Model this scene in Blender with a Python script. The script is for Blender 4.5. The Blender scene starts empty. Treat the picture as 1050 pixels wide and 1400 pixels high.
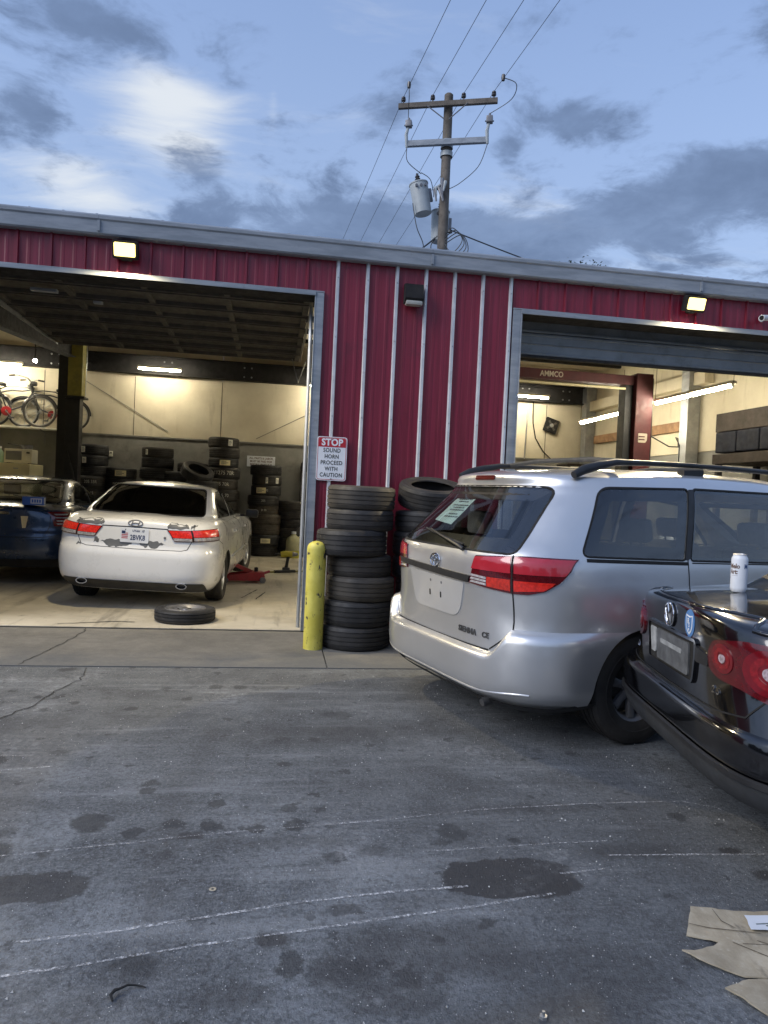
import bpy, bmesh, math, random
import numpy as np
from mathutils import Vector, Matrix, Euler
from mathutils.bvhtree import BVHTree
random.seed(7)
R = math.radians
scene = bpy.context.scene
C = scene.collection

# ------------------------------------------------------------------ camera
cam_d = bpy.data.cameras.new('camera'); cam = bpy.data.objects.new('camera', cam_d); C.objects.link(cam)
cam_d.sensor_fit = 'VERTICAL'; cam_d.sensor_height = 24.0; cam_d.lens = 969.0/1400*24.0
cam_d.clip_start = 0.05; cam_d.clip_end = 4000
YAW, PIT, ROL = .1578, -.0226, .0469
Fv = Vector((math.sin(YAW)*math.cos(PIT), math.cos(YAW)*math.cos(PIT), math.sin(PIT)))
R0 = Vector((math.cos(YAW), -math.sin(YAW), 0)); U0 = R0.cross(Fv)
Rv = math.cos(ROL)*R0 + math.sin(ROL)*U0; Uv = -math.sin(ROL)*R0 + math.cos(ROL)*U0
M = Matrix((Rv, Uv, -Fv)).transposed().to_4x4(); M.translation = (-.568, -7.2533, 1.4119)
cam.matrix_world = M
scene.camera = cam
scene.view_settings.view_transform = 'Standard'; scene.view_settings.look = 'None'
scene.view_settings.gamma = 1.0; scene.view_settings.use_curve_mapping = False
scene.view_settings.exposure = EXPO = 0.80
TUBE_E = 118.0

# ------------------------------------------------------------------ node helper
class NT:
    def __init__(s, tree): s.t = tree; s.n = tree.nodes; s.l = tree.links
    def node(s, typ, **kw):
        nd = s.n.new(typ)
        for k, v in kw.items(): setattr(nd, k, v)
        return nd
    def put(s, sock, v):
        if isinstance(v, bpy.types.NodeSocket): s.l.new(v, sock)
        elif v is not None:
            try: sock.default_value = v
            except Exception: sock.default_value = tuple(v) + (1,)
    def m(s, op, a, b=None, c=None, clamp=False):
        nd = s.node('ShaderNodeMath', operation=op, use_clamp=clamp)
        for i, v in enumerate((a, b, c)):
            if v is not None: s.put(nd.inputs[i], v)
        return nd.outputs[0]
    def vm(s, op, a, b=None, scale=None):
        nd = s.node('ShaderNodeVectorMath', operation=op)
        s.put(nd.inputs[0], a)
        if b is not None: s.put(nd.inputs[1], b)
        if scale is not None: s.put(nd.inputs['Scale'], scale)
        return nd.outputs[1] if op in ('LENGTH', 'DOT_PRODUCT', 'DISTANCE') else nd.outputs[0]
    def noise(s, vec, scale, detail=4, rough=.55, dist=0, out=0):
        nd = s.node('ShaderNodeTexNoise'); s.put(nd.inputs['Vector'], vec)
        for k, v in (('Scale', scale), ('Detail', detail), ('Roughness', rough), ('Distortion', dist)): nd.inputs[k].default_value = v
        return nd.outputs[out]
    def voro(s, vec, scale, feature='F1', rnd=1.0):
        nd = s.node('ShaderNodeTexVoronoi', feature=feature); s.put(nd.inputs['Vector'], vec)
        nd.inputs['Scale'].default_value = scale; nd.inputs['Randomness'].default_value = rnd
        return nd
    def ramp(s, v, a, b, lo=0., hi=1., smooth=True):
        nd = s.node('ShaderNodeMapRange', interpolation_type='SMOOTHSTEP' if smooth else 'LINEAR'); nd.clamp = True
        s.put(nd.inputs['Value'], v)
        for k, x in (('From Min', a), ('From Max', b), ('To Min', lo), ('To Max', hi)): s.put(nd.inputs[k], x)
        return nd.outputs[0]
    def mix(s, f, a, b, blend='MIX'):
        nd = s.node('ShaderNodeMix', data_type='RGBA', blend_type=blend)
        s.put(nd.inputs[0], f); s.put(nd.inputs[6], a); s.put(nd.inputs[7], b)
        return nd.outputs[2]
    def mapping(s, vec, loc=(0,0,0), rot=(0,0,0), scale=(1,1,1)):
        nd = s.node('ShaderNodeMapping'); s.put(nd.inputs['Vector'], vec)
        nd.inputs['Location'].default_value = loc; nd.inputs['Rotation'].default_value = rot; nd.inputs['Scale'].default_value = scale
        return nd.outputs[0]
    def bump(s, h, strength=.3, dist=.01):
        nd = s.node('ShaderNodeBump'); nd.inputs['Strength'].default_value = strength; nd.inputs['Distance'].default_value = dist
        s.put(nd.inputs['Height'], h); return nd.outputs[0]

# ------------------------------------------------------------------ sky (dusk, broken cloud)
SUN_EL, SUN_AZ = 32, -112      # degrees; azimuth from +Y towards +X
world = bpy.data.worlds.new('World'); scene.world = world; world.use_nodes = True
w = NT(world.node_tree); w.n.clear()
sky = w.node('ShaderNodeTexSky', sky_type='NISHITA'); sky.sun_disc = False
sky.sun_elevation = R(SUN_EL); sky.sun_rotation = R(SUN_AZ); sky.air_density = 1.0; sky.dust_density = 1.2; sky.ozone_density = 2.0
gen = w.node('ShaderNodeTexCoord').outputs['Generated']
sep = w.node('ShaderNodeSeparateXYZ'); w.put(sep.inputs[0], gen)
az = w.m('MULTIPLY', w.m('ARCTAN2', sep.outputs[0], sep.outputs[1]), 57.2958)
el = w.m('MULTIPLY', w.m('ARCSINE', w.m('MINIMUM', w.m('MAXIMUM', sep.outputs[2], -.999), .999)), 57.2958)
# cloud layers live on a flat deck overhead, so they compress towards the horizon
zz = w.m('MAXIMUM', w.m('ADD', sep.outputs[2], .10), .04)
deck = w.node('ShaderNodeCombineXYZ')
w.put(deck.inputs[0], w.m('DIVIDE', sep.outputs[0], zz)); w.put(deck.inputs[1], w.m('DIVIDE', sep.outputs[1], zz))
deck = deck.outputs[0]
warp = w.vm('ADD', deck, w.vm('SCALE', w.noise(deck, 1.6, 3, out=1), scale=.35))
def blobs(lst):
    tot = None
    for a, e, sa, se, k in lst:
        g = w.m('ADD', w.m('POWER', w.m('DIVIDE', w.m('SUBTRACT', az, a), sa), 2.0), w.m('POWER', w.m('DIVIDE', w.m('SUBTRACT', el, e), se), 2.0))
        g = w.m('MULTIPLY', w.m('EXPONENT', w.m('MULTIPLY', g, -1.0)), k)
        tot = g if tot is None else w.m('ADD', tot, g)
    return tot
dark_b = blobs([(-15.5, 30.5, 4.0, 1.8, .36), (-19, 24.5, 2.8, 1.5, .36), (-20, 22.2, 2, .8, .16), (-6.8, 22.8, 2.4, 2.0, .36), (-12.6, 22.2, 1.4, 1.2, .15),
                (2, 20.2, 9, 2.4, .42), (14, 19.8, 9, 2.2, .42), (26, 20.8, 12, 2.2, .48), (10, 24, 3, .8, .12), (22.3, 27.4, 3.4, 1.3, .40), (17.5, 25.6, 1.6, 1.3, .26),
                (33.5, 23.6, 5, 2.0, .38), (-1.4, 26.1, 1.8, .9, .24), (30, 18, 9, 1.2, .15), (38, 31, 3, 1, .2), (-9.5, 28.5, 1.5, 1.2, .1)])
lite_b = blobs([(-9.2, 26.3, 4.2, 3.0, .62), (-14.5, 20.2, 5, 1.8, .52), (-7, 24.3, 2.2, 1.4, .2), (8, 22.6, 4, 1.2, .16), (14, 23.6, 6, 1.8, .24), (19, 22.3, 5, 1.2, .22), (-1.2, 30, .35, 3.5, .14), (25, 17.5, 8, 1.2, .18), (5, 18.2, 6, .8, .2)])
nd_ = w.noise(warp, 4.2, 10, .62); nl_ = w.noise(w.mapping(warp, scale=(1.2, 3.2, 1), rot=(0,0,.5)), 1.7, 8, .6)
dark_m = w.ramp(w.m('ADD', w.m('MULTIPLY', w.m('SUBTRACT', nd_, .5), 1.5), dark_b), .03, .36)
lite_m = w.ramp(w.m('ADD', w.m('MULTIPLY', w.m('SUBTRACT', nl_, .5), 1.25), lite_b), .05, .70)
base = w.mix(1.0, sky.outputs[0], (.86, .93, 1.10, 1), 'MULTIPLY')
haze = w.ramp(el, 4, 44, .88, .34)                                  # the low sky is paler
base = w.mix(haze, base, (1.72, 2.16, 2.95, 1))
lit = w.mix(w.m('MULTIPLY', lite_m, .82), base, (3.5, 3.65, 3.75, 1))
drk = w.mix(w.m('MULTIPLY', dark_m, w.ramp(nd_, .3, .75, .62, .93)), lit, (.60, .88, 1.50, 1))
bg = w.node('ShaderNodeBackground'); w.put(bg.inputs[0], drk); bg.inputs[1].default_value = SKY = .14
w.l.new(bg.outputs[0], w.node('ShaderNodeOutputWorld').inputs[0])

sun_d = bpy.data.lights.new('sun', 'SUN'); sun = bpy.data.objects.new('sun', sun_d); C.objects.link(sun)
sun_d.energy = 1.1; sun_d.angle = R(34); sun_d.color = (1, .985, .97)
sd = Vector((math.sin(R(SUN_AZ))*math.cos(R(SUN_EL)), math.cos(R(SUN_AZ))*math.cos(R(SUN_EL)), math.sin(R(SUN_EL))))
sun.rotation_euler = sd.to_track_quat('Z', 'Y').to_euler()

# ------------------------------------------------------------------ materials
MATS = {}
def pmat(name, col=(.5,.5,.5), rough=.5, metal=0., coat=0., spec=.5, var=.12, vscale=6., bump=0., bscale=60., build=None, emit=None, es=0., coords='Object', dirt=None, rvar=.15):
    m = bpy.data.materials.new(name); m.use_nodes = True; MATS[name] = m
    t = NT(m.node_tree); b = m.node_tree.nodes['Principled BSDF']
    co = t.node('ShaderNodeTexCoord').outputs[coords]
    b.inputs['Metallic'].default_value = metal; b.inputs['Specular IOR Level'].default_value = spec
    b.inputs['Coat Weight'].default_value = coat; b.inputs['Coat Roughness'].default_value = .06
    n = t.noise(co, vscale, 5, .6)
    col4 = tuple(col) + (1,)
    c = t.mix(t.ramp(n, .3, .7, 0, 1), tuple(x*(1-var) for x in col) + (1,), tuple(min(1, x*(1+var)) for x in col) + (1,))
    if dirt:
        c = t.mix(t.ramp(t.noise(co, dirt[1], 6, .65), dirt[2], dirt[3], 0, dirt[4] if len(dirt) > 4 else 1), c, tuple(dirt[0]) + (1,))
    t.put(b.inputs['Base Color'], c)
    t.put(b.inputs['Roughness'], t.ramp(t.noise(co, vscale*2.3, 4), .3, .7, max(.02, rough*(1-rvar)), min(1, rough*(1+rvar))))
    if bump: t.put(b.inputs['Normal'], t.bump(t.noise(co, bscale, 4), bump, .004))
    if emit: b.inputs['Emission Color'].default_value = tuple(emit) + (1,); b.inputs['Emission Strength'].default_value = es
    if build: build(t, b, co)
    return m
def glass(name, tint, refl=1.0):
    m = bpy.data.materials.new(name); m.use_nodes = True; MATS[name] = m
    t = NT(m.node_tree); t.n.clear()
    tr = t.node('ShaderNodeBsdfTransparent'); tr.inputs[0].default_value = tuple(tint) + (1,)
    gl = t.node('ShaderNodeBsdfGlossy'); gl.inputs['Roughness'].default_value = .03; gl.inputs[0].default_value = (refl, refl, refl, 1)
    fr = t.node('ShaderNodeFresnel'); fr.inputs[0].default_value = 1.9
    mx = t.node('ShaderNodeMixShader')
    bf = t.node('ShaderNodeNewGeometry').outputs['Backfacing']; t.l.new(t.m('MULTIPLY', fr.outputs[0], t.m('SUBTRACT', 1.0, bf)), mx.inputs[0]); t.l.new(tr.outputs[0], mx.inputs[1]); t.l.new(gl.outputs[0], mx.inputs[2])
    t.l.new(mx.outputs[0], t.node('ShaderNodeOutputMaterial').inputs[0])
    return m
def lampmat(name, col, strength):
    m = bpy.data.materials.new(name); m.use_nodes = True; MATS[name] = m
    t = NT(m.node_tree); t.n.clear()
    e = t.node('ShaderNodeEmission'); e.inputs[0].default_value = tuple(col) + (1,); e.inputs[1].default_value = strength
    t.l.new(e.outputs[0], t.node('ShaderNodeOutputMaterial').inputs[0]); return m

# ------------------------------------------------------------------ mesh helpers
def link(o, parent=None):
    C.objects.link(o)
    if parent is not None: o.parent = parent
    return o
def set_smooth(me, ang=35):
    me.shade_smooth() if hasattr(me, 'shade_smooth') else None
    me.set_sharp_from_angle(angle=R(ang))
class MB:
    """collects shapes; build() links them as one mesh object"""
    def __init__(s): s.v = []; s.f = []; s.uv = None; s.mi = []; s.cur = 0
    def add(s, vs, fs):
        o = len(s.v); s.v += [tuple(x) for x in vs]; s.f += [tuple(i+o for i in f) for f in fs]; s.mi += [s.cur]*len(fs); return s
    def box(s, c, d, rot=None, bev=0.):
        bm = bmesh.new(); bmesh.ops.create_cube(bm, size=1); bmesh.ops.scale(bm, vec=d, verts=bm.verts)
        if bev: bmesh.ops.bevel(bm, geom=bm.edges[:], offset=min(bev, min(d)*.45), segments=2, affect='EDGES', profile=.6)
        mt = Matrix.Translation(c) @ (Euler(rot).to_matrix().to_4x4() if rot else Matrix())
        bmesh.ops.transform(bm, matrix=mt, verts=bm.verts); s.bm(bm); bm.free(); return s
    def bm(s, bm):
        bm.verts.index_update(); return s.add([v.co[:] for v in bm.verts], [[v.index for v in f.verts] for f in bm.faces])
    def span(s, a, b, bev=0.):
        return s.box([(p+q)/2 for p, q in zip(a, b)], [abs(q-p) for p, q in zip(a, b)], bev=bev)
    def tube(s, pts, r, n=8, closed=False, caps=True):
        P = [Vector(p) for p in pts]; rs = r if isinstance(r, (list, tuple)) else [r]*len(P)
        vs = []; fs = []; up = None; m = len(P)
        for i, p in enumerate(P):
            if closed: d = (P[(i+1) % m] - P[i-1]).normalized()
            else: d = (P[min(i+1, m-1)] - P[max(i-1, 0)]).normalized()
            if up is None: up = Vector((0,0,1)) if abs(d.z) < .9 else Vector((1,0,0))
            sx = d.cross(up).normalized(); up = sx.cross(d).normalized()
            for k in range(n):
                a = 2*math.pi*k/n; vs.append(p + sx*math.cos(a)*rs[i] + up*math.sin(a)*rs[i])
        for i in range(m if closed else m-1):
            for k in range(n):
                a, b = i*n, ((i+1) % m)*n
                fs.append((a+k, a+(k+1) % n, b+(k+1) % n, b+k))
        if caps and not closed: fs += [tuple(range(n-1, -1, -1)), tuple((m-1)*n+k for k in range(n))]
        return s.add(vs, fs)
    def cyl(s, a, b, r, n=16, r2=None): return s.tube([a, b], [r, r if r2 is None else r2], n)
    def lathe(s, prof, n=48, axis='z', c=(0,0,0), mod=None, caps=False, a0=0., a1=2*math.pi):
        full = abs(a1-a0-2*math.pi) < 1e-6; vs = []; fs = []; m = len(prof); na = n if full else n+1
        for k in range(na):
            a = a0+(a1-a0)*k/n
            for j, (r, z) in enumerate(prof):
                if mod: r, z = mod(k, j, r, z)
                p = (r*math.cos(a), r*math.sin(a), z)
                if axis == 'y': p = (p[0], p[2], p[1])
                if axis == 'x': p = (p[2], p[0], p[1])
                vs.append((p[0]+c[0], p[1]+c[1], p[2]+c[2]))
        for k in range(n):
            k2 = (k+1) % n if full else k+1
            for j in range(m-1): fs.append((k*m+j, k2*m+j, k2*m+j+1, k*m+j+1))
        if axis != 'z': fs = [f[::-1] for f in fs] if axis == 'y' else fs
        return s.add(vs, fs)
    def prism(s, poly, h, mt=None):
        """poly in xy, extruded from z=0 to h, then moved by mt"""
        n = len(poly); vs = [(x, y, 0) for x, y in poly] + [(x, y, h) for x, y in poly]
        fs = [tuple(range(n-1, -1, -1)), tuple(range(n, 2*n))] + [(i, (i+1) % n, (i+1) % n+n, i+n) for i in range(n)]
        if mt is not None: vs = [mt @ Vector(v) for v in vs]
        return s.add(vs, fs)
    def mesh(s, name, mats=None, smooth=None):
        me = bpy.data.meshes.new(name); me.from_pydata(s.v, [], s.f)
        for m in (mats if isinstance(mats, (list, tuple)) else [mats]):
            if m: me.materials.append(MATS[m] if isinstance(m, str) else m)
        if any(s.mi): me.polygons.foreach_set('material_index', s.mi)
        me.update()
        if smooth: set_smooth(me, smooth)
        return me
    def build(s, name, mats, parent=None, smooth=35, fix=True, loc=None, rot=None):
        me = s.mesh(name, mats)
        if fix:
            bm = bmesh.new(); bm.from_mesh(me); bmesh.ops.recalc_face_normals(bm, faces=bm.faces); bm.to_mesh(me); bm.free()
        if smooth: set_smooth(me, smooth)
        o = link(bpy.data.objects.new(name, me), parent)
        if loc: o.location = loc
        if rot: o.rotation_euler = rot
        return o
def tag(o, label, cat, group=None):
    o['label'] = label; o['category'] = cat
    if group: o['group'] = group
    return o
def thing(name, label, cat, loc=(0,0,0), rotz=0., group=None):
    o = bpy.data.objects.new(name, None); link(o); o.location = loc; o.rotation_euler = (0,0,rotz); o.empty_display_size = .1
    return tag(o, label, cat, group)
def struct(o, kind='structure'): o['kind'] = kind; return o
def inst(name, me, parent=None, loc=(0,0,0), rot=(0,0,0), scale=None):
    o = link(bpy.data.objects.new(name, me), parent); o.location = loc; o.rotation_euler = rot
    if scale: o.scale = scale
    return o
def copy_tree(o, parent=None):
    c = o.copy(); C.objects.link(c); c.parent = parent
    for ch in list(o.children): copy_tree(ch, c)
    return c
_fonts = {}
def text_pts(s, size, bold=0., extrude=.0, space=1.0, squeeze=1.0):
    """mesh verts/faces of a text, centred on the origin in the xy plane"""
    cu = bpy.data.curves.new('txt', 'FONT'); cu.body = s; cu.size = size; cu.align_x = 'CENTER'; cu.align_y = 'CENTER'
    cu.offset = bold; cu.extrude = extrude; cu.space_character = space; cu.resolution_u = 3
    ob = bpy.data.objects.new('txt', cu); C.objects.link(ob)
    me = bpy.data.meshes.new_from_object(ob.evaluated_get(bpy.context.evaluated_depsgraph_get()))
    vs = [(v.co.x*squeeze, v.co.y, v.co.z) for v in me.vertices]; fs = [tuple(p.vertices) for p in me.polygons]
    bpy.data.objects.remove(ob); bpy.data.curves.remove(cu); bpy.data.meshes.remove(me)
    return vs, fs
def text(s, size, mat, parent, name='lettering', fn=None, mt=None, **kw):
    vs, fs = text_pts(s, size, **kw)
    if fn: vs = [fn(*v) for v in vs]
    if mt is not None: vs = [mt @ Vector(v) for v in vs]
    return MB().add(vs, fs).build(name, mat, parent, smooth=None, fix=False)
def ordinal(n): return ['first','second','third','fourth','fifth','sixth','seventh','eighth','ninth','tenth','eleventh'][n]
# ------------------------------------------------------------------ ground materials
LOT = -.055
def asphalt_build(t, b, co):
    big = t.noise(co, .7, 6, .66, .5); mid = t.noise(co, 3.2, 7, .68); fine = t.noise(co, 75, 5, .75)
    c = t.mix(t.ramp(big, .3, .72), (.105, .118, .132, 1), (.26, .284, .310, 1))
    c = t.mix(t.ramp(mid, .36, .70, 0, .85), c, (.075, .079, .085, 1))
    c = t.mix(t.ramp(fine, .40, .72, 0, .6), c, (.32, .345, .37, 1))
    c = t.mix(t.ramp(t.noise(co, 38, 5, .8), .56, .36, 0, .62), c, (.055, .058, .062, 1))
    c = t.mix(t.ramp(t.noise(co, .22, 3, .5), .42, .62, 0, .45), c, (.075, .077, .08, 1))
    c = t.mix(t.ramp(t.noise(co, 140, 3, .7), .58, .34, 0, .0), c, (.03,.03,.03,1))
    # tyre-worn bands that follow the drive into the bays
    drive = t.noise(t.mapping(co, rot=(0,0,.35), scale=(.9, .16, 1)), 2.2, 5, .6)
    c = t.mix(t.ramp(drive, .5, .72, 0, .5), c, (.085, .085, .088, 1))
    streak = t.noise(t.mapping(co, rot=(0,0,-.16), scale=(.22, 2.4, 1)), 3.0, 6, .7)
    c = t.mix(t.ramp(streak, .52, .74, 0, .45), c, (.33, .35, .37, 1))
    c = t.mix(t.ramp(streak, .46, .28, 0, .45), c, (.075, .08, .086, 1))
    # oil spots: round, soft, scattered
    ws = t.vm('ADD', co, t.vm('SCALE', t.noise(co, 8, 5, .7, out=1), scale=.16))
    for sc_, rmax, rmin, k, nlo, nhi, nsc in ((2.6, .46, .18, .78, .40, .54, .8), (6.0, .52, .18, .75, .38, .52, 1.3), (13.0, .54, .22, .65, .42, .55, 2.1)):
        vv = t.voro(ws, sc_); sp = t.node('ShaderNodeSeparateColor'); t.put(sp.inputs[0], vv.outputs['Color'])
        rad = t.m('SUBTRACT', t.m('MULTIPLY', sp.outputs[0], rmax), rmin)
        edge = t.ramp(t.m('SUBTRACT', vv.outputs['Distance'], rad), .05, -.05, 0, k)
        c = t.mix(t.m('MULTIPLY', edge, t.ramp(t.noise(co, nsc, 3), nlo, nhi)), c, (.046, .049, .054, 1))
    # named stains and the two darker tar patches
    wp = t.vm('ADD', co, t.vm('SCALE', t.vm('SUBTRACT', t.noise(co, 9, 6, .7, out=1), (.5,.5,.5)), scale=.11))
    for x, y, rx, ry, rot, k, soft in STAINS:
        e = t.mapping(wp, loc=(0,0,0)); q = t.vm('SUBTRACT', wp, (x, y, 0))
        q = t.mapping(q, rot=(0,0,-rot), scale=(1/rx, 1/ry, 0))
        sp = t.node('ShaderNodeSeparateXYZ'); t.put(sp.inputs[0], q)
        d = t.m('POWER', t.m('ADD', t.m('POWER', t.m('ABSOLUTE', sp.outputs[0]), 3.0), t.m('POWER', t.m('ABSOLUTE', sp.outputs[1]), 3.0)), .3333)
        c = t.mix(t.ramp(d, 1+soft, 1-soft, 0, k), c, (.05, .05, .053, 1))
    # pale worn patches and light aggregate
    c = t.mix(t.m('MULTIPLY', t.ramp(t.noise(co, 1.3, 6, .7, .6), .54, .72, 0, .5), t.ramp(t.noise(co, 26, 4, .7), .40, .62)), c, (.37, .385, .40, 1))
    v3 = t.voro(co, 70); 
    c = t.mix(t.m('MULTIPLY', t.ramp(v3.outputs['Distance'], .17, .10), t.ramp(t.noise(co, 31, 2), .55, .62)), c, (.55, .55, .55, 1))
    t.put(b.inputs['Base Color'], c)
    t.put(b.inputs['Roughness'], t.ramp(mid, .3, .7, .62, .88))
    t.put(b.inputs['Normal'], t.bump(t.m('ADD', t.noise(co, 130, 4, .7), t.m('MULTIPLY', t.noise(co, 30, 4, .7), 1.2)), 1.0, .010))
STAINS = [(.42, -4.64, .27, .14, -.06, .92, .045), (-1.42, -4.58, .25, .10, 0, .75, .06), (1.46, -4.49, .05, .03, .2, .95, .3), (1.49, -4.70, .06, .04, 0, .9, .3),
          (1.0, -4.47, .22, .06, -.1, .6, .5), (.02, -5.05, .30, .14, .2, .6, .4), (-.3, -5.12, .10, .06, 0, .6, .4), (-.15, -5.25, .16, .07, 0, .6, .4), (.45, -5.2, .3, .15, .3, .5, .5),
          (-.85, -4.22, .05, .03, 0, .8, .4), (.3, -2.9, .55, .16, .3, .45, .6), (-.35, -3.0, .45, .18, .1, .45, .6), (.75, -4.05, .45, .04, -.35, .5, .6), (-.5,-4.95,.05,.035,0,.8,.3),
          (-.25, -4.8, .06, .03, 0, .6, .3), (-.1, -4.4, .07, .04, 0, .55, .4), (-.45, -4.3, .3, .05, .1, .35, .6), (.25, -5.4, .35, .12, 0, .5, .5), (-.62, -5.2, .12, .05, 0, .5, .4)]
pmat('asphalt', rough=.8, spec=.35, build=asphalt_build)
def apron_build(t, b, co):
    c = t.mix(t.ramp(t.noise(co, 1.1, 6, .65), .3, .7), (.105, .102, .094, 1), (.18, .173, .157, 1))
    c = t.mix(t.ramp(t.noise(t.mapping(co, scale=(.35, 2.5, 1)), 3, 6, .7), .5, .75, 0, .7), c, (.10, .095, .085, 1))
    c = t.mix(t.ramp(t.noise(co, 90, 4, .7), .5, .72, 0, .3), c, (.32, .31, .29, 1))
    sy_ = t.node('ShaderNodeSeparateXYZ'); t.put(sy_.inputs[0], co)
    wob = t.m('ADD', sy_.outputs[1], t.m('MULTIPLY', t.m('SUBTRACT', t.noise(co, 2.2, 6, .7), .5), .9))
    c = t.mix(t.ramp(wob, -.75, -1.35, 0, .75), c, (.105, .112, .120, 1))     # tar and dirt carried over the slab edge
    t.put(b.inputs['Base Color'], c); t.put(b.inputs['Normal'], t.bump(t.noise(co, 90, 4, .7), .5, .004))
pmat('apron', rough=.8, spec=.3, build=apron_build)
def floor_build(t, b, co):
    c = t.mix(t.ramp(t.noise(co, .8, 6, .62), .3, .7), (.36, .325, .25, 1), (.56, .515, .42, 1))
    c = t.mix(t.ramp(t.noise(t.mapping(co, scale=(2.2, .22, 1), rot=(0,0,.08)), 2.4, 6, .65), .52, .7, 0, .6), c, (.14, .125, .10, 1))
    c = t.mix(t.ramp(t.noise(co, 4.5, 6, .7), .58, .75, 0, .8), c, (.10, .09, .075, 1))
    t.put(b.inputs['Base Color'], c); t.put(b.inputs['Roughness'], t.ramp(t.noise(co, 2.2, 5), .3, .7, .32, .68))
    t.put(b.inputs['Normal'], t.bump(t.noise(co, 40, 4), .15, .003))
pmat('floor_concrete', rough=.5, spec=.45, build=floor_build)
def red_build(t, b, co):
    geo = t.node('ShaderNodeNewGeometry').outputs['Position']
    c = t.mix(t.ramp(t.noise(t.mapping(geo, scale=(14, 14, .5)), 1.6, 6, .65), .3, .72), (.148, .008, .021, 1), (.235, .015, .038, 1))
    c = t.mix(t.ramp(t.noise(t.mapping(geo, scale=(22, 5, 1.3)), 2.0, 6, .7), .56, .78, 0, .48), c, (.25, .07, .10, 1))
    c = t.mix(t.ramp(t.noise(geo, 3.0, 6, .7), .56, .76, 0, .5), c, (.075, .012, .020, 1))
    t.put(b.inputs['Base Color'], c); t.put(b.inputs['Roughness'], t.ramp(t.noise(t.mapping(geo, scale=(6, 6, .8)), 2, 5), .3, .7, .30, .52))
    t.put(b.inputs['Normal'], t.bump(t.noise(t.mapping(geo, scale=(1, 1, .35)), 5, 3), .25, .006))
pmat('red_metal', rough=.4, spec=.5, build=red_build)
def trim_build(t, b, co):
    geo = t.node('ShaderNodeNewGeometry').outputs['Position']
    c = t.mix(t.ramp(t.noise(t.mapping(geo, scale=(1, 6, 6)), 2.2, 6, .65), .3, .7), (.19, .215, .245, 1), (.29, .315, .35, 1))
    c = t.mix(t.ramp(t.noise(geo, 9, 6, .75), .60, .74, 0, .6), c, (.15, .14, .135, 1))
    t.put(b.inputs['Base Color'], c)
pmat('grey_trim', rough=.42, spec=.5, build=trim_build)
pmat('white_rib', (.50, .52, .55), .45, var=.12, dirt=((.25,.2,.2), 7, .58, .75, .5))
def cream_build(t, b, co):
    geo = t.node('ShaderNodeNewGeometry').outputs['Position']
    c = t.mix(t.ramp(t.noise(geo, .9, 5, .6), .3, .7), (.52, .46, .34, 1), (.66, .60, .46, 1))
    c = t.mix(t.ramp(t.noise(t.mapping(geo, scale=(2.2, 2.2, .35)), 2, 6, .7), .54, .78, 0, .55), c, (.30, .25, .17, 1))
    c = t.mix(t.ramp(t.noise(geo, 8, 5, .7), .66, .76, 0, .7), c, (.14, .12, .09, 1))
    t.put(b.inputs['Base Color'], c)
pmat('cream_wall', rough=.75, spec=.25, build=cream_build)
pmat('grey_wall', (.205, .20, .18), .7, var=.2, vscale=1.5, dirt=((.11,.10,.09), 2.5, .52, .75, .7))
pmat('insulation', (.60, .54, .42), .7, var=.12, vscale=1.2, dirt=((.33,.28,.2), 2, .5, .72, .6), bump=.5, bscale=7)
pmat('dark_steel', (.022, .021, .021), .8, spec=.15, var=.3, dirt=((.05,.042,.034), 6, .6, .8, .6))
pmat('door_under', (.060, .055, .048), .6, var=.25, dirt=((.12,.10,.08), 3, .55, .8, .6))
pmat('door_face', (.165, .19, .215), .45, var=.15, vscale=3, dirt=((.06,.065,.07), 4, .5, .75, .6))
pmat('rubber_seal', (.015,.015,.015), .8)
pmat('black_gap', (.008,.008,.008), .9)
pmat('galv', (.34,.35,.36), .42, metal=.7, var=.15)
pmat('roof_metal', (.33,.35,.38), .4, metal=.5, var=.1)
pmat('crack', (.025,.025,.025), .95)
def chalk_build(t, b, co):
    n = t.m('MULTIPLY', t.ramp(t.noise(co, 70, 6, .85), .44, .66), t.ramp(t.noise(co, 2.2, 3), .30, .52, .40, .95))
    mx = t.node('ShaderNodeMixShader'); tr = t.node('ShaderNodeBsdfTransparent')
    t.l.new(n, mx.inputs[0]); t.l.new(tr.outputs[0], mx.inputs[1]); t.l.new(b.outputs[0], mx.inputs[2])
    t.l.new(mx.outputs[0], [x for x in t.n if x.type == 'OUTPUT_MATERIAL'][0].inputs[0])
pmat('chalk', (.66,.67,.69), .85, build=chalk_build)

# ------------------------------------------------------------------ ground sheets
def lot_z(y): return LOT if y < -1.36 else LOT
lot = MB()
xs = [-600, -60, -12, -6, -3, 0, 3, 6, 12, 60, 600]; ys = [-600, -60, -14, -8, -5, -3, -1.33, 9.6, 60, 600]
lot.add([(x, y, LOT) for y in ys for x in xs], [(j*len(xs)+i, j*len(xs)+i+1, (j+1)*len(xs)+i+1, (j+1)*len(xs)+i) for j in range(len(ys)-1) for i in range(len(xs)-1)])
lot = struct(lot.build('asphalt_lot', 'asphalt', smooth=None))
ap = None
cuts = [-9, -6.2, -3.1, -.05, 3.0, 6.0, 9]
for i in range(6):                               # concrete apron slabs, joints recessed
    x0, x1 = cuts[i]+.006, cuts[i+1]-.006
    s = MB().add([(x0,-1.36,-.047),(x1,-1.36,-.047),(x1,-.012,-.012),(x0,-.012,-.012),(x0,-1.365,-.2),(x1,-1.365,-.2),(x1,-.012,-.2),(x0,-.012,-.2)],
                 [(0,1,2,3),(0,4,5,1),(1,5,6,2),(2,6,7,3),(3,7,4,0)])
    if ap is None:
        ap = struct(bpy.data.objects.new('apron', None)); C.objects.link(ap)
    s.build('slab', 'apron', ap, smooth=None)
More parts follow.
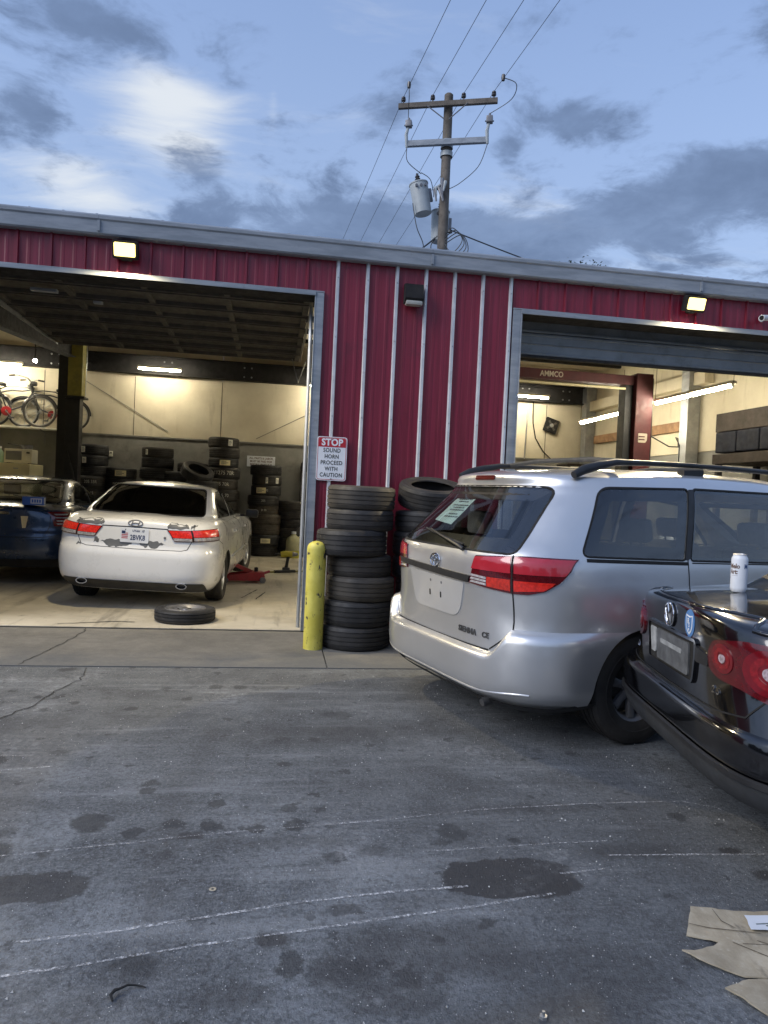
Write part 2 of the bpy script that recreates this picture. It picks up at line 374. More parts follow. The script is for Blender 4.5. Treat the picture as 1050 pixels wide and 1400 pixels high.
fl = struct(MB().span((-7.6, .004, -.15), (6.9, 8.9, 0)).build('garage_floor', 'floor_concrete', smooth=None))
def ribbon(pts, wd, z, name, mat, parent, seed=1, jag=.0, n=6):
    rnd = random.Random(seed); P = []
    for a, b_ in zip(pts[:-1], pts[1:]):
        for k in range(n):
            f = k/n; P.append(Vector((a[0]+(b_[0]-a[0])*f+rnd.uniform(-jag, jag), a[1]+(b_[1]-a[1])*f+rnd.uniform(-jag, jag), 0)))
    P.append(Vector((pts[-1][0], pts[-1][1], 0))); vs = []; fs = []
    for i, p in enumerate(P):
        d = (P[min(i+1, len(P)-1)]-P[max(i-1, 0)]).normalized(); s = Vector((-d.y, d.x, 0))*wd*.5*(rnd.uniform(.55, 1.25) if jag else 1)
        zz_ = z(p.y) if callable(z) else z
        vs += [(p.x-s.x, p.y-s.y, zz_), (p.x+s.x, p.y+s.y, zz_)]
    fs = [(2*i, 2*i+1, 2*i+3, 2*i+2) for i in range(len(P)-1)]
    return MB().add(vs, fs).build(name, mat, parent, smooth=None)
CH = [[(-2.4,-4.47),(-1.55,-4.35),(-1.07,-4.27),(-.73,-4.21),(0,-4.13),(.45,-4.05),(1.01,-4.01),(1.53,-4.01),(1.67,-4.09),(1.75,-4.36)],
      [(.15,-4.42),(.64,-4.39),(.95,-4.38)], [(-1.31,-4.9),(-1.03,-4.87),(-.43,-4.75),(-.1,-4.71),(.23,-4.69)],
      [(-1.7,-5.11),(-1.3,-5.06),(-1.1,-5.03),(-.67,-4.95),(-.12,-4.87),(.22,-4.82),(.55,-4.76)], [(.89,-4.5),(1.61,-4.54)], [(-2.1,-3.3),(-1.75,-3.28)], [(-2.0,-3.52),(-1.62,-3.44)], [(-.78,-3.5),(-.6,-3.48)], [(.62,-4.63),(.85,-4.60)]]
for i, l in enumerate(CH): ribbon(l, .010 if i in (0, 1) else .013, LOT+.004, 'scratch_line', 'chalk', lot, i, .0022)
ribbon([(-2.14,-2.66),(-2.04,-2.39),(-2.0,-2.05),(-1.91,-1.76),(-1.95,-1.40)], .008, LOT+.004, 'crack', 'crack', lot, 3, .014)
ribbon([(-2.9,-3.3),(-2.5,-2.95),(-2.14,-2.66)], .007, LOT+.004, 'crack', 'crack', lot, 5, .014)
ribbon([(-2.29,-.02),(-2.29,-.24),(-2.35,-.64),(-2.42,-1.0),(-2.48,-1.34)], .010, lambda y: -.012+(y+.012)*.0260+.003, 'crack', 'crack', ap, 4, .016)
for l, sd_ in (([(-.9,2.1),(-.72,2.9)], 1), ([(-.72,2.0),(-.6,2.7)], 2), ([(-2.6,.12),(-2.1,.3),(-1.9,.28)], 3)): ribbon(l, .02, .004, 'scuff_mark', 'crack', fl, sd_, .006)
# loose pale grit lying on the lot: too much to count
rg = random.Random(11); g = MB()
for k in range(2600):
    y = -5.9+4.7*rg.random()**1.3; x = rg.uniform(-2.8, 2.2); s = rg.choice((.0018,.002,.0026,.0034,.005 if rg.random() < .25 else .002))
    a = rg.uniform(0, 6.28); vs = [(x+s*math.cos(a+q*2.09)*rg.uniform(.7,1.3), y+s*math.sin(a+q*2.09)*rg.uniform(.7,1.3), LOT+.0005) for q in range(3)] + [(x, y, LOT+s*1.2)]
    g.add(vs, [(0,1,3),(1,2,3),(2,0,3)])
pmat('grit', (.46,.46,.45), .9, var=.5, vscale=40)
struct(tag(g.build('gravel', 'grit', smooth=None), 'loose pale grit scattered over the grey lot', 'gravel'), 'stuff')

# ------------------------------------------------------------------ the garage
bld = thing('garage_building', 'red metal garage with two open bays and grey trim', 'garage', (0,0,0))
EZ = 3.775
fw = MB()                                        # backing of the front wall, openings left free
for a, b_ in (((-7.6,.035,0), (-3.87,.16,3.93)), ((-3.87,.035,3.44), (-.21,.16,3.93)), ((-.21,.035,0), (1.93,.16,3.93)), ((1.93,.035,3.45), (5.56,.16,3.93)), ((5.56,.035,0), (6.9,.16,3.93))):
    fw.span(a, b_)
fw = fw.build('front_wall', 'cream_wall', bld, smooth=None)
def panel(x0, x1, z0, z1):
    wd = x1-x0; P = [(x0, .0), (x0+.30*wd-.012, 0), (x0+.30*wd, -.003), (x0+.30*wd+.02, -.003), (x0+.30*wd+.032, 0),
                     (x0+.66*wd-.012, 0), (x0+.66*wd, -.003), (x0+.66*wd+.02, -.003), (x0+.66*wd+.032, 0), (x1, 0)]
    n = len(P); m = MB()
    m.add([(x, y, z0) for x, y in P] + [(x, y, z1) for x, y in P], [(i, i+1, n+i+1, n+i) for i in range(n-1)])
    m.add([(x0,0,z0),(x1,0,z0),(x1,.034,z0),(x0,.034,z0)], [(0,1,2,3)]); return m
def rib(x, z0, z1, mat, wd=.046, d=.030, lean=0):
    return MB().add([(x-wd/2,.0,z0),(x-wd*.30,-d,z0),(x+wd*.30,-d,z0),(x+wd/2,0,z0),(x-wd/2,0,z1),(x-wd*.30,-d,z1),(x+wd*.30,-d,z1),(x+wd/2,0,z1)],
                    [(0,1,5,4),(1,2,6,5),(2,3,7,6),(0,3,2,1),(4,5,6,7)]).build('rib', mat, fw, smooth=None)
S = .305
for i in range(-25, 23):
    x0, x1 = i*S, (i+1)*S
    for lo, hi, z0 in ((-7.6,-3.87,0), (-3.87,-.13,3.445), (-.13,1.86,0), (1.86,5.6,3.455), (5.6,6.9,0)):
        a, b_ = max(x0, lo), min(x1, hi)
        if b_-a > .02: panel(a, b_, z0, EZ+.01).build('wall_panel', 'red_metal', fw, smooth=None)
for i in range(-25, 23):
    x = i*S
    if -7.6 < x < -3.95 or 5.65 < x < 6.9: rib(x, 0, EZ, 'red_metal')
    elif -.02 < x < 1.84: rib(x, 0, EZ, 'white_rib', wd=.040)
    else: rib(x, 3.447 if x < 0 else 3.457, EZ, 'red_metal', wd=.030, d=.022)
for i in range(0, 7):                            # rib screws
    for z in (.4, 1.3, 2.2, 3.0, 3.6): MB().lathe([(0,-.004),(.006,-.003),(.007,0)], 8, 'y', (i*S, -.0305, z)).build('screw', 'galv', fw)
# trim
def trim(name, a, b_, mat='grey_trim', bev=.004): return MB().span(a, b_, bev).build(name, mat, bld, smooth=None)
trim('door_jamb', (-.212,-.034,0), (-.132,.22,3.43)); trim('door_jamb', (1.862,-.034,0), (1.945,.24,3.44))
trim('door_jamb', (-3.95,-.034,0), (-3.87,.22,3.43)); trim('door_jamb', (5.565,-.034,0), (5.645,.24,3.44))
trim('jamb_lip', (-.224,-.038,0), (-.2125,.015,3.43)); trim('jamb_lip', (1.946,-.038,0), (1.962,.015,3.44))
trim('lintel', (-3.95,-.036,3.432), (-.13,.22,3.447)); trim('lintel', (1.86,-.036,3.442), (5.65,.24,3.457))
trim('lintel_drip', (-3.87,-.046,3.395), (-.213,-.034,3.4315)); trim('lintel_drip', (1.946,-.046,3.400), (5.565,-.034,3.4415))
trim('lintel_soffit', (-3.87,-.033,3.39), (-.213,.22,3.4), 'dark_steel'); trim('lintel_soffit', (1.947,-.033,3.395), (5.564,.24,3.405), 'dark_steel')
trim('threshold', (-3.87,-.010,-.10), (-.13,.002,-.006), 'dark_steel', 0); trim('threshold', (1.95,-.010,-.10), (5.6,.002,-.006), 'dark_steel', 0)
for i, (x0, x1) in enumerate(((-7.7,-5.35),(-5.35,-2.3),(-2.3,.95),(.95,3.95),(3.95,7.0))):   # eave gutter in lengths
    P = [(.0, 3.77), (-.085, 3.77), (-.10, 3.785), (-.10, 3.90), (-.112, 3.915), (-.112, 3.945), (-.095, 3.962), (0, 3.968)]
    m = MB(); n = len(P)
    m.add([(x0+.001,y,z) for y, z in P] + [(x1-.001,y,z) for y, z in P], [(k, k+1, n+k+1, n+k) for k in range(n-1)] + [tuple(range(n-1,-1,-1)), tuple(range(n, 2*n))])
    m.build('eave_gutter', 'grey_trim', bld, smooth=None)
    MB().span((x1-.012,-.1155,3.80), (x1+.012,-.1005,3.90)).build('gutter_joint', 'grey_trim', bld, smooth=None)
def rz(y): return 3.955+.085*y
roof = MB().add([(-7.7,-.06,rz(-.06)),(7.0,-.06,rz(-.06)),(7.0,9.1,rz(9.1)),(-7.7,9.1,rz(9.1)),(-7.7,-.06,rz(-.06)+.025),(7.0,-.06,rz(-.06)+.025),(7.0,9.1,rz(9.1)+.025),(-7.7,9.1,rz(9.1)+.025)],
                [(0,3,2,1),(4,5,6,7),(0,1,5,4),(1,2,6,5),(2,3,7,6),(3,0,4,7)]).build('roof', 'roof_metal', bld, smooth=None)
rr = MB().span((-.012,-.03,0), (.012,9.1,.013), .004).mesh('roof_rib', 'roof_metal')
for i in range(-24, 23): inst('roof_rib', rr, roof, (i*.305+.1, 0, rz(0)+.026), (math.atan(.085), 0, 0))
ins = MB()
for k in range(6):                               # sagging insulation between purlins
    y0, y1 = .17+k*1.45, .17+(k+1)*1.45; n = 8
    vs = []; fs = []
    for j in range(n+1):
        y = y0+(y1-y0)*j/n; z = rz(y)-.02-.09*math.sin(math.pi*j/n)
        for i in range(13): vs.append((-7.6+i*14.5/12, y, z+.015*math.sin(i*1.7+j)))
    for j in range(n):
        for i in range(12): fs.append((j*13+i, j*13+i+1, (j+1)*13+i+1, (j+1)*13+i))
    ins.add(vs, fs)
ins.build('insulation', 'insulation', bld, smooth=60)
for k in range(1, 6):
    y = .17+k*1.45; MB().span((-7.6,y-.035,rz(y)-.13), (6.9,y+.035,rz(y)-.02)).build('purlin', 'dark_steel', bld, smooth=None)
def ibeam(a, b_, h=.34, wd=.18, name='beam'):
    a, b_ = Vector(a), Vector(b_); L = (b_-a).length; q = (b_-a).to_track_quat('X', 'Z')
    m = MB().box((L/2,0,h/2-.01), (L,wd,.018)).box((L/2,0,-h/2+.01), (L,wd,.018)).box((L/2,0,0), (L,.012,h-.02))
    o = m.build(name, 'dark_steel', bld, smooth=None); o.location = a; o.rotation_euler = q.to_euler(); return o
for x in (-4.55, .95): ibeam((x,.17,rz(.17)-.42), (x,8.7,rz(8.7)-.55), .45)
for x in (-4.55, .95): MB().span((x-.1,.18,0), (x+.1,.42,3.5)).build('steel_column', 'dark_steel', bld, smooth=None)
ibeam((-7.6,8.72,3.99), (6.9,8.72,3.99), .40, .2)
for x in (-6.8,-5.2,-2.9,-1.2,.6,2.6,4.3,5.2,6.2): 
    for dx, dz in ((-.08,-.1),(.08,-.1),(-.08,.1),(.08,.1)): MB().lathe([(0,-.02),(.018,-.018),(.02,0)], 6, 'y', (x+dx, 8.712, 3.98+dz)).build('bolt', 'galv', bld, smooth=None)
# walls inside: grey dado with cream panels over it
MB().span((-7.6,8.9,0), (6.9,9.0,2.47)).build('back_wall', 'grey_wall', bld, smooth=None)
ed = [-7.6,-5.45,-3.6,-1.75,.22,2.1,3.95,5.8,6.9]
for i in range(8): MB().span((ed[i]+.005,8.88,2.475), (ed[i+1]-.005,8.99,4.72)).build('wall_panel', 'cream_wall', bld, smooth=None)
MB().span((-7.6,8.875,2.44), (6.9,8.899,2.47)).build('dado_rail', 'grey_wall', bld, smooth=None)
for x in ed[1:8]: MB().span((x-.006,8.872,2.475), (x+.006,8.885,3.75)).build('seam_strip', 'door_under', bld, smooth=None)
MB().span((6.9,.0,0), (7.0,9.0,2.45)).build('side_wall', 'grey_wall', bld, smooth=None)
ey = [.16,2.2,4.3,6.4,8.88]
for i in range(4): MB().span((6.88,ey[i]+.005,2.455), (6.99,ey[i+1]-.005,4.7)).build('wall_panel', 'cream_wall', bld, smooth=None)
MB().span((-7.7,.0,0), (-7.6,9.0,4.7)).build('side_wall', 'cream_wall', bld, smooth=None)
for a, b_ in (((-4.77,8.86,3.67), (-2.87,8.86,2.6)), ((-.97,8.86,2.55), (.22,8.86,3.2)), ((.22,8.86,3.2), (1.1,8.86,3.7))): MB().cyl(a, b_, .007, 8).build('brace_rod', 'grey_wall', bld)
for y in (4.45, 8.6): MB().span((6.62,y-.12,0), (6.86,y+.12,4.3), .01).build('steel_column', 'galv', bld, smooth=None)
pmat('timber', (.30,.17,.085), .7, var=.25, dirt=((.12,.07,.04), 5, .5, .7, .6))
MB().span((6.80,4.6,2.86), (6.875,8.4,3.04), .004).build('timber_rail', 'timber', bld, smooth=None)
MB().span((6.70,4.0,3.62), (6.87,8.6,3.84), .004).build('wall_girt', 'cream_wall', bld, smooth=None)
# left bay: sectional door rolled up overhead
def sect_door(x0, x1, y0, n, zf, mat_f, mat_b, stiles):
    root = bpy.data.objects.new('overhead_door', None); link(root, bld)
    for xa in (x0-.03, x1+.015): MB().span((xa,y0-.02,zf(y0)-.13), (xa+.015,y0+n*.535,zf(y0)-.06)).build('track', 'galv', root, smooth=None)
    for k in range(n):
        a, b_ = y0+k*.535, y0+(k+1)*.535-.012; z = zf((a+b_)/2)
        m = MB().span((x0,a,z), (x1,b_,z+.03), .004)
        m.span((x0,a,z-.045), (x1,a+.035,z)).span((x0,b_-.035,z-.045), (x1,b_,z))
        for j in range(stiles+1):
            x = x0+.03+(x1-x0-.06)*j/stiles; m.span((x-.035,a+.036,z-.04), (x+.035,b_-.036,z))
        m.build('door_section', mat_b, root, smooth=None)
    return root
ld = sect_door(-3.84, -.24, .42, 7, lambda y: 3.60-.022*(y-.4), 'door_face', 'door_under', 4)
for x in (-3.84, -.24): 
    for y in (1.6, 3.9): MB().cyl((x,y,3.5), (x,y,4.05), .014, 6).build('track_hanger', 'galv', ld)
MB().tube([(-.245,.16,0),(-.245,.16,3.0),(-.245,.2,3.25),(-.245,.33,3.42)], .02, 6).build('vertical_track', 'galv', ld)
MB().tube([(-.35,3.8,3.45),(-.26,3.2,3.0),(-.25,.9,2.9)], .006, 6).build('door_cable', 'galv', ld)
for x, y, lx in ((-3.3,1.15,.28), (-2.72,1.5,.1)): MB().span((x,y,3.50), (x+lx,y+.07,3.535), .006).build('door_handle', 'grey_trim', ld, smooth=None)
# right bay: door halfway down
rd = bpy.data.objects.new('overhead_door', None); link(rd, bld)
for xa in (1.955, 5.53): MB().span((xa,.30,0), (xa+.02,.36,3.4)).build('track', 'galv', rd, smooth=None)
def dsec(a, b_, mat='door_face', cr=True):
    a, b_ = Vector(a), Vector(b_); d = (b_-a); n = Vector((0,-d.z,d.y)).normalized()
    P = [(0,0),(.04,.006),(.10,.006),(.13,-.004),(.46,-.004),(.5,.008),(.54,-.004),(.87,-.004),(.90,.006),(.96,.006),(1,0),(1,-.045),(0,-.045)]
    m = MB(); k = len(P); vs = []
    for x in (1.975, 5.53):
        for s, o in P: p = a + d*s + n*o; vs.append((x, p.y, p.z))
    m.add(vs, [(i, (i+1) % k, (i+1) % k+k, i+k) for i in range(k)] + [tuple(range(k-1,-1,-1)), tuple(range(k,2*k))]); return m.build('door_section', mat, rd, smooth=None)
dsec((0,.34,3.06), (0,.345,3.30)); dsec((0,.35,3.312), (0,.42,3.60)); dsec((0,.44,3.61), (0,.86,3.80)); 
for k in range(4): dsec((0,.88+k*.535,3.81), (0,.88+k*.535+.52,3.81))
MB().span((1.975,.33,3.025), (5.53,.385,3.058), .008).build('bottom_seal', 'rubber_seal', rd, smooth=None)

# the far side of the street behind the viewer: one dark mass of trees, seen only as reflections
pmat('far_wood', (.045,.055,.035), .9, var=.4, vscale=.6)
rw2 = random.Random(3); tw = MB()
for k in range(90):
    a = R(-200)+R(220)*k/89; rr_ = rw2.uniform(30, 40); h = rw2.uniform(4.0, 7.5); x, y = rr_*math.cos(a)*1.2, -3+rr_*math.sin(a); n = 9
    vs = [(x+rw2.uniform(2.2,3.4)*math.cos(t)*(1-.35*j/3), y+rw2.uniform(2.2,3.4)*math.sin(t)*(1-.35*j/3), LOT+h*j/3*rw2.uniform(.9,1.08)) for j in range(4) for t in [2*math.pi*i/n for i in range(n)]]
    tw.add(vs, [(j*n+i, j*n+(i+1) % n, (j+1)*n+(i+1) % n, (j+1)*n+i) for j in range(3) for i in range(n)]+[tuple(range(3*n, 4*n))])
struct(tag(tw.build('treeline', 'far_wood', None, smooth=None), 'dark line of trees across the street', 'trees'), 'stuff')
# ------------------------------------------------------------------ tyres and wheels
def rub_build(t, b, co):
    geo = co
    c = t.mix(t.ramp(t.noise(geo, 5, 5, .65), .3, .7), (.012, .012, .013, 1), (.027, .027, .029, 1))
    c = t.mix(t.ramp(t.noise(geo, 16, 5, .7), .56, .75, 0, .5), c, (.065, .062, .058, 1))
    rnd = t.node('ShaderNodeObjectInfo').outputs['Random']
    c = t.mix(t.m('MULTIPLY', t.ramp(t.noise(geo, 3, 4), .3, .7, .3, 1), t.m('POWER', rnd, 2.5)), c, (.060, .052, .042, 1))
    t.put(b.inputs['Base Color'], c)
pmat('rubber', rough=.62, spec=.4, build=rub_build)
pmat('rubber_brown', (.052,.042,.030), .7, var=.4, vscale=9)
pmat('alloy', (.50,.50,.51), .32, metal=.85, var=.08)
pmat('steel_wheel', (.20,.20,.21), .5, metal=.6, dirt=((.1,.09,.08), 8, .5, .7, .6))
pmat('disc', (.10,.10,.10), .5, metal=.6)
def tire_prof(ro, ri, wd, grooves=4, gd=.009):
    h = wd/2; sh = .022
    P = [(ri+.012, -h*.70), (ri, -h*.76), (ri+.003, -h*.86), (ri+.02, -h*.92), (ri+(ro-ri)*.45, -h*1.0), (ri+(ro-ri)*.72, -h*.985), (ro-.030, -h*.94), (ro-sh*.55, -h*.89), (ro-.006, -h*.80)]
    n = grooves; gw = .010; span = 2*h*.74; st = span/(n)
    z = -h*.74
    edges = []
    for i in range(n):
        c = -span/2 + st*(i+.5); edges += [(ro-.001, c-gw*.6), (ro-gd, c-gw*.35), (ro-gd, c+gw*.35), (ro-.001, c+gw*.6)]
    P += edges + [(r, -z_) for r, z_ in P[::-1]]
    return P
def tire_mesh(ro=.325, ri=.205, wd=.215, n=60, mat='rubber', lug=.004, grooves=4):
    P = tire_prof(ro, ri, wd, grooves); m = len(P)
    sh = {7, 8, m-8, m-9}; dp = {8, m-9}
    def mod(k, j, r, z):
        if j in sh and k % 2: r -= lug*(1.2 if j in dp else .7)
        return r, z
    mb = MB().lathe(P, n, mod=mod)
    inner = [(ri+.012, -wd*.35), (ri+.05, -wd*.40), (ro-.03, -wd*.38), (ro-.022, 0), (ro-.03, wd*.38), (ri+.05, wd*.40), (ri+.012, wd*.35)]
    mb.lathe(inner[::-1], n)
    # raised ring on both sidewalls
    for s in (-1, 1):
        rr_ = ri+(ro-ri)*.40; z = s*wd*.5
        mb.lathe([(rr_-.004, z*.985), (rr_-.002, z*1.008), (rr_+.004, z*1.008), (rr_+.006, z*.985)], n)
    me = mb.mesh('tire', mat)
    bm = bmesh.new(); bm.from_mesh(me); bmesh.ops.recalc_face_normals(bm, faces=bm.faces); bm.to_mesh(me); bm.free(); set_smooth(me, 38); return me
def wheel_mesh(ri, wd, spokes=10, mat='alloy', sw=.030, dish=.02):
    """rim along z, face at +z"""
    h = wd*.40
    m = MB().lathe([(ri+.014,-h),(ri+.010,-h-.004),(ri-.006,-h+.012),(ri-.028,-h*.3),(ri-.030,h*.4),(ri-.012,h-.012),(ri+.010,h+.004),(ri+.014,h),(ri+.002,h-.008),(ri-.002,0),(ri+.002,-h+.008),(ri+.014,-h)], 48)
    f = h-.012-dish
    m.lathe([(0,f+.012),(.026,f+.012),(.030,f+.004),(.062,f+.002),(.068,f-.02),(.05,f-.05),(0,f-.05)], 28)
    for k in range(spokes):
        a = 2*math.pi*k/spokes; ca, sa = math.cos(a), math.sin(a); L = ri-.02
        V = []
        for r, w_, z0, z1 in ((.05, sw*.55, f, f-.035), (L*.6, sw*.5, f+dish*.3, f-.03), (L, sw*.62, h-.014, h-.04)):
            for s, z in ((-1,z0-.006),(-.55,z0),(.55,z0),(1,z0-.006),(1,z1),(-1,z1)): V.append((r*ca-s*w_*sa, r*sa+s*w_*ca, z))
        m.add(V, [(i*6+j, i*6+(j+1) % 6, (i+1)*6+(j+1) % 6, (i+1)*6+j) for i in range(2) for j in range(6)])
    me = m.mesh('rim', mat); bm = bmesh.new(); bm.from_mesh(me); bmesh.ops.recalc_face_normals(bm, faces=bm.faces); bm.to_mesh(me); bm.free(); set_smooth(me, 35); return me
disc_me = MB().lathe([(0,.0),(.14,0),(.14,.02),(0,.02)], 32).mesh('brake_disc', 'disc', 35)
def add_wheel(car, x, y, ro, ri, wd, tme, rme, steer=0., z=None):
    """y>0 is the car's left"""
    s = 1 if y > 0 else -1
    wv = bpy.data.objects.new('wheel', None); link(wv, car); wv.location = (x, y, ro if z is None else z); wv.empty_display_size = .1
    rot = (R(-90)*s, R(random.uniform(0, 60)), 0)
    e = Euler((R(-90)*s, 0, 0)).to_matrix(); e = Matrix.Rotation(steer, 3, 'Z') @ e @ Matrix.Rotation(random.uniform(0, 1), 3, 'Z')
    for nm, me in (('tyre', tme), ('rim', rme), ('brake_disc', disc_me)):
        o = link(bpy.data.objects.new(nm, me), wv); o.rotation_euler = e.to_euler()
    return wv

# ------------------------------------------------------------------ car bodies: lofted from plan contours, level by level
def slopes(xk, yk):
    h = np.diff(xk); d = np.diff(yk)/h; m = np.zeros_like(yk)
    for i in range(1, len(xk)-1):
        if d[i-1]*d[i] > 0:
            w1, w2 = 2*h[i]+h[i-1], h[i]+2*h[i-1]; m[i] = (w1+w2)/(w1/d[i-1]+w2/d[i])
    m[0], m[-1] = d[0], d[-1]
    return m
class Loft:
    """keys: (level, rear x, front x, half width, rear corner length, rear exponent, front corner length, front exponent)"""
    def __init__(s, keys, dz=None, taper=0., mid=2.3, half=2.4, cr=None):
        s.cr = cr or (lambda l: 0.)
        s.k = np.array(keys, float); s.xk = [float(v) for v in s.k[:,0]]; s.yk = s.k[:,1:].tolist(); s.mk = np.stack([slopes(s.k[:,0], s.k[:,i]) for i in range(1, 8)], 1).tolist(); s.dz = dz or (lambda l, x: 0.); s.taper = taper; s.mid = mid; s.half = half; s.cache = {}
    def par(s, l):
        key = round(l, 5); r = s.cache.get(key)
        if r is None:
            xk = s.xk; x = min(max(l, xk[0]), xk[-1]); i = 0
            while i < len(xk)-2 and x > xk[i+1]: i += 1
            h = xk[i+1]-xk[i]; t = (x-xk[i])/h; a, b_, c, d = (1+2*t)*(1-t)**2, t*(1-t)**2*h, t*t*(3-2*t), t*t*(t-1)*h
            r = s.cache[key] = [a*p+b_*m0+c*q+d*m1 for p, m0, q, m1 in zip(s.yk[i], s.mk[i], s.yk[i+1], s.mk[i+1])]
        return r
    def ev(s, l, u, side=1, inset=0., dn=0.):
        """u 0..1 rear corner, 1..2 flank, 2..3 front corner; side +1 left, -1 right"""
        xr, xf, w_, ar, nr, af, nf = s.par(l); xr += inset; xf -= inset; w_ = max(w_-inset, .02)
        if xf-xr < ar+af:
            q = (xf-xr)/(ar+af)*.999; ar *= q; af *= q
        if u <= 1:
            p = u*math.pi/2; x = xr+ar*(1-max(math.cos(p), 0)**(2/nr)); y = w_*max(math.sin(p), 0)**(2/nr)
        elif u <= 2: x = xr+ar+(xf-af-xr-ar)*(u-1); y = w_
        else:
            p = (3-u)*math.pi/2; x = xf-af*(1-max(math.cos(p), 0)**(2/nf)); y = w_*max(math.sin(p), 0)**(2/nf)
        dc = s.cr(l)*(y/max(w_, .05))**2
        y *= 1-s.taper*abs((x-s.mid)/s.half)**3
        return Vector((x, y*side, l+s.dz(l, x)-dn-dc))
    def u_of(s, l, x=None, y=None, front=False):
        xr, xf, w_, ar, nr, af, nf = s.par(l)
        if xf-xr < ar+af: q = (xf-xr)/(ar+af)*.999; ar *= q; af *= q
        if y is not None:
            f = lambda u: s.ev(l, u).y; lo, hi = (0., 1.) if not front else (3., 2.)
            y = abs(y)
            for _ in range(26):
                md = (lo+hi)/2
                if f(md) < y: lo = md
                else: hi = md
            return (lo+hi)/2
        lo, hi = 0., 3.
        for _ in range(26):
            md = (lo+hi)/2
            if s.ev(l, md).x < x: lo = md
            else: hi = md
        return (lo+hi)/2
    def pt(s, z, x=None, y=None, side=1, off=0., front=False, u=None):
        """surface point at height z and given lateral y (seen from behind) or length x (seen from the side)"""
        l = z
        for _ in range(7):
            uu = s.u_of(l, x, y, front) if u is None else u; p = s.ev(l, uu, side); e = z-p.z
            if abs(e) < 5e-5: break
            l += e
        if off:
            p = p+s.nrm(l, uu, side)*off
        return p
    def nrm(s, l, u, side=1):
        e = 1e-3; u0, u1 = max(u-e, 0), min(u+e, 3)
        du = s.ev(l, u1, side)-s.ev(l, u0, side); dl = s.ev(l+e, u, side)-s.ev(l-e, u, side)
        n = du.cross(dl)*(1 if side < 0 else -1)
        if n.length < 1e-12: return Vector((0,0,1))
        n.normalize(); c = s.ev(l, u, side)
        return n if n.dot(Vector((c.x-s.mid, c.y, 0))) > -.2 else -n
    def us(s, nr, ns, nf): return [i/nr for i in range(nr)] + [1+i/ns for i in range(ns)] + [2+i/nf for i in range(nf+1)]
    def mesh(s, levels, nr=18, ns=16, nf=12, inset=0., dn=0.):
        us = s.us(nr, ns, nf); ring = [(u, -1) for u in us] + [(u, 1) for u in us[-2:0:-1]]; n = len(ring)
        vs = [s.ev(l, u, sd_, inset, dn) for l in levels for u, sd_ in ring]; fs = []
        for j in range(len(levels)-1):
            for i in range(n): fs.append((j*n+i, j*n+(i+1) % n, (j+1)*n+(i+1) % n, (j+1)*n+i))
        for j, rev in ((0, True), (len(levels)-1, False)):        # caps stitched side to side, no big n-gon
            h = len(us)-1; b = j*n
            for i in range(h):
                a1, a2 = b+i, b+i+1; c1, c2 = b+(n-i) % n, b+(n-i-1) % n
                f = [a1, a2, c2, c1]; f = [v for k, v in enumerate(f) if v not in f[:k]]
                if len(f) > 2: fs.append(tuple(f if not rev else f[::-1]))
        me = MB().add(vs, fs).mesh('loft', None); bm = bmesh.new(); bm.from_mesh(me); bmesh.ops.recalc_face_normals(bm, faces=bm.faces); bm.to_mesh(me); bm.free()
        return me
def round_poly(poly, r, n=5):
    out = []; m = len(poly); rs = r if isinstance(r, (list, tuple)) else [r]*m
    for i in range(m):
        p0, p, p1 = Vector(poly[i-1]), Vector(poly[i]), Vector(poly[(i+1) % m])
        a = (p0-p); b = (p1-p); d = min(rs[i], a.length*.48, b.length*.48); A = p+a.normalized()*d; B = p+b.normalized()*d
        for k in range(n+1):
            t = k/n; out.append(tuple((1-t)**2*A + 2*t*(1-t)*p + t*t*B))
    return out
def densify(loop, step=.06):
    out = []
    for i, p in enumerate(loop):
        q = loop[(i+1) % len(loop)]; d = math.dist(p, q); k = max(1, int(d/step))
        for j in range(k): out.append((p[0]+(q[0]-p[0])*j/k, p[1]+(q[1]-p[1])*j/k))
    return out
def inset_loop(loop, d):
    a = sum(loop[i][0]*loop[(i+1) % len(loop)][1]-loop[(i+1) % len(loop)][0]*loop[i][1] for i in range(len(loop)))
    sg = 1 if a > 0 else -1; out = []; m = len(loop)
    for i in range(m):
        p0, p1 = loop[i-1], loop[(i+1) % m]; t = Vector((p1[0]-p0[0], p1[1]-p0[1])); t = t.normalized() if t.length > 1e-9 else Vector((1,0))
        out.append((loop[i][0]-t.y*d*sg, loop[i][1]+t.x*d*sg))
    return out
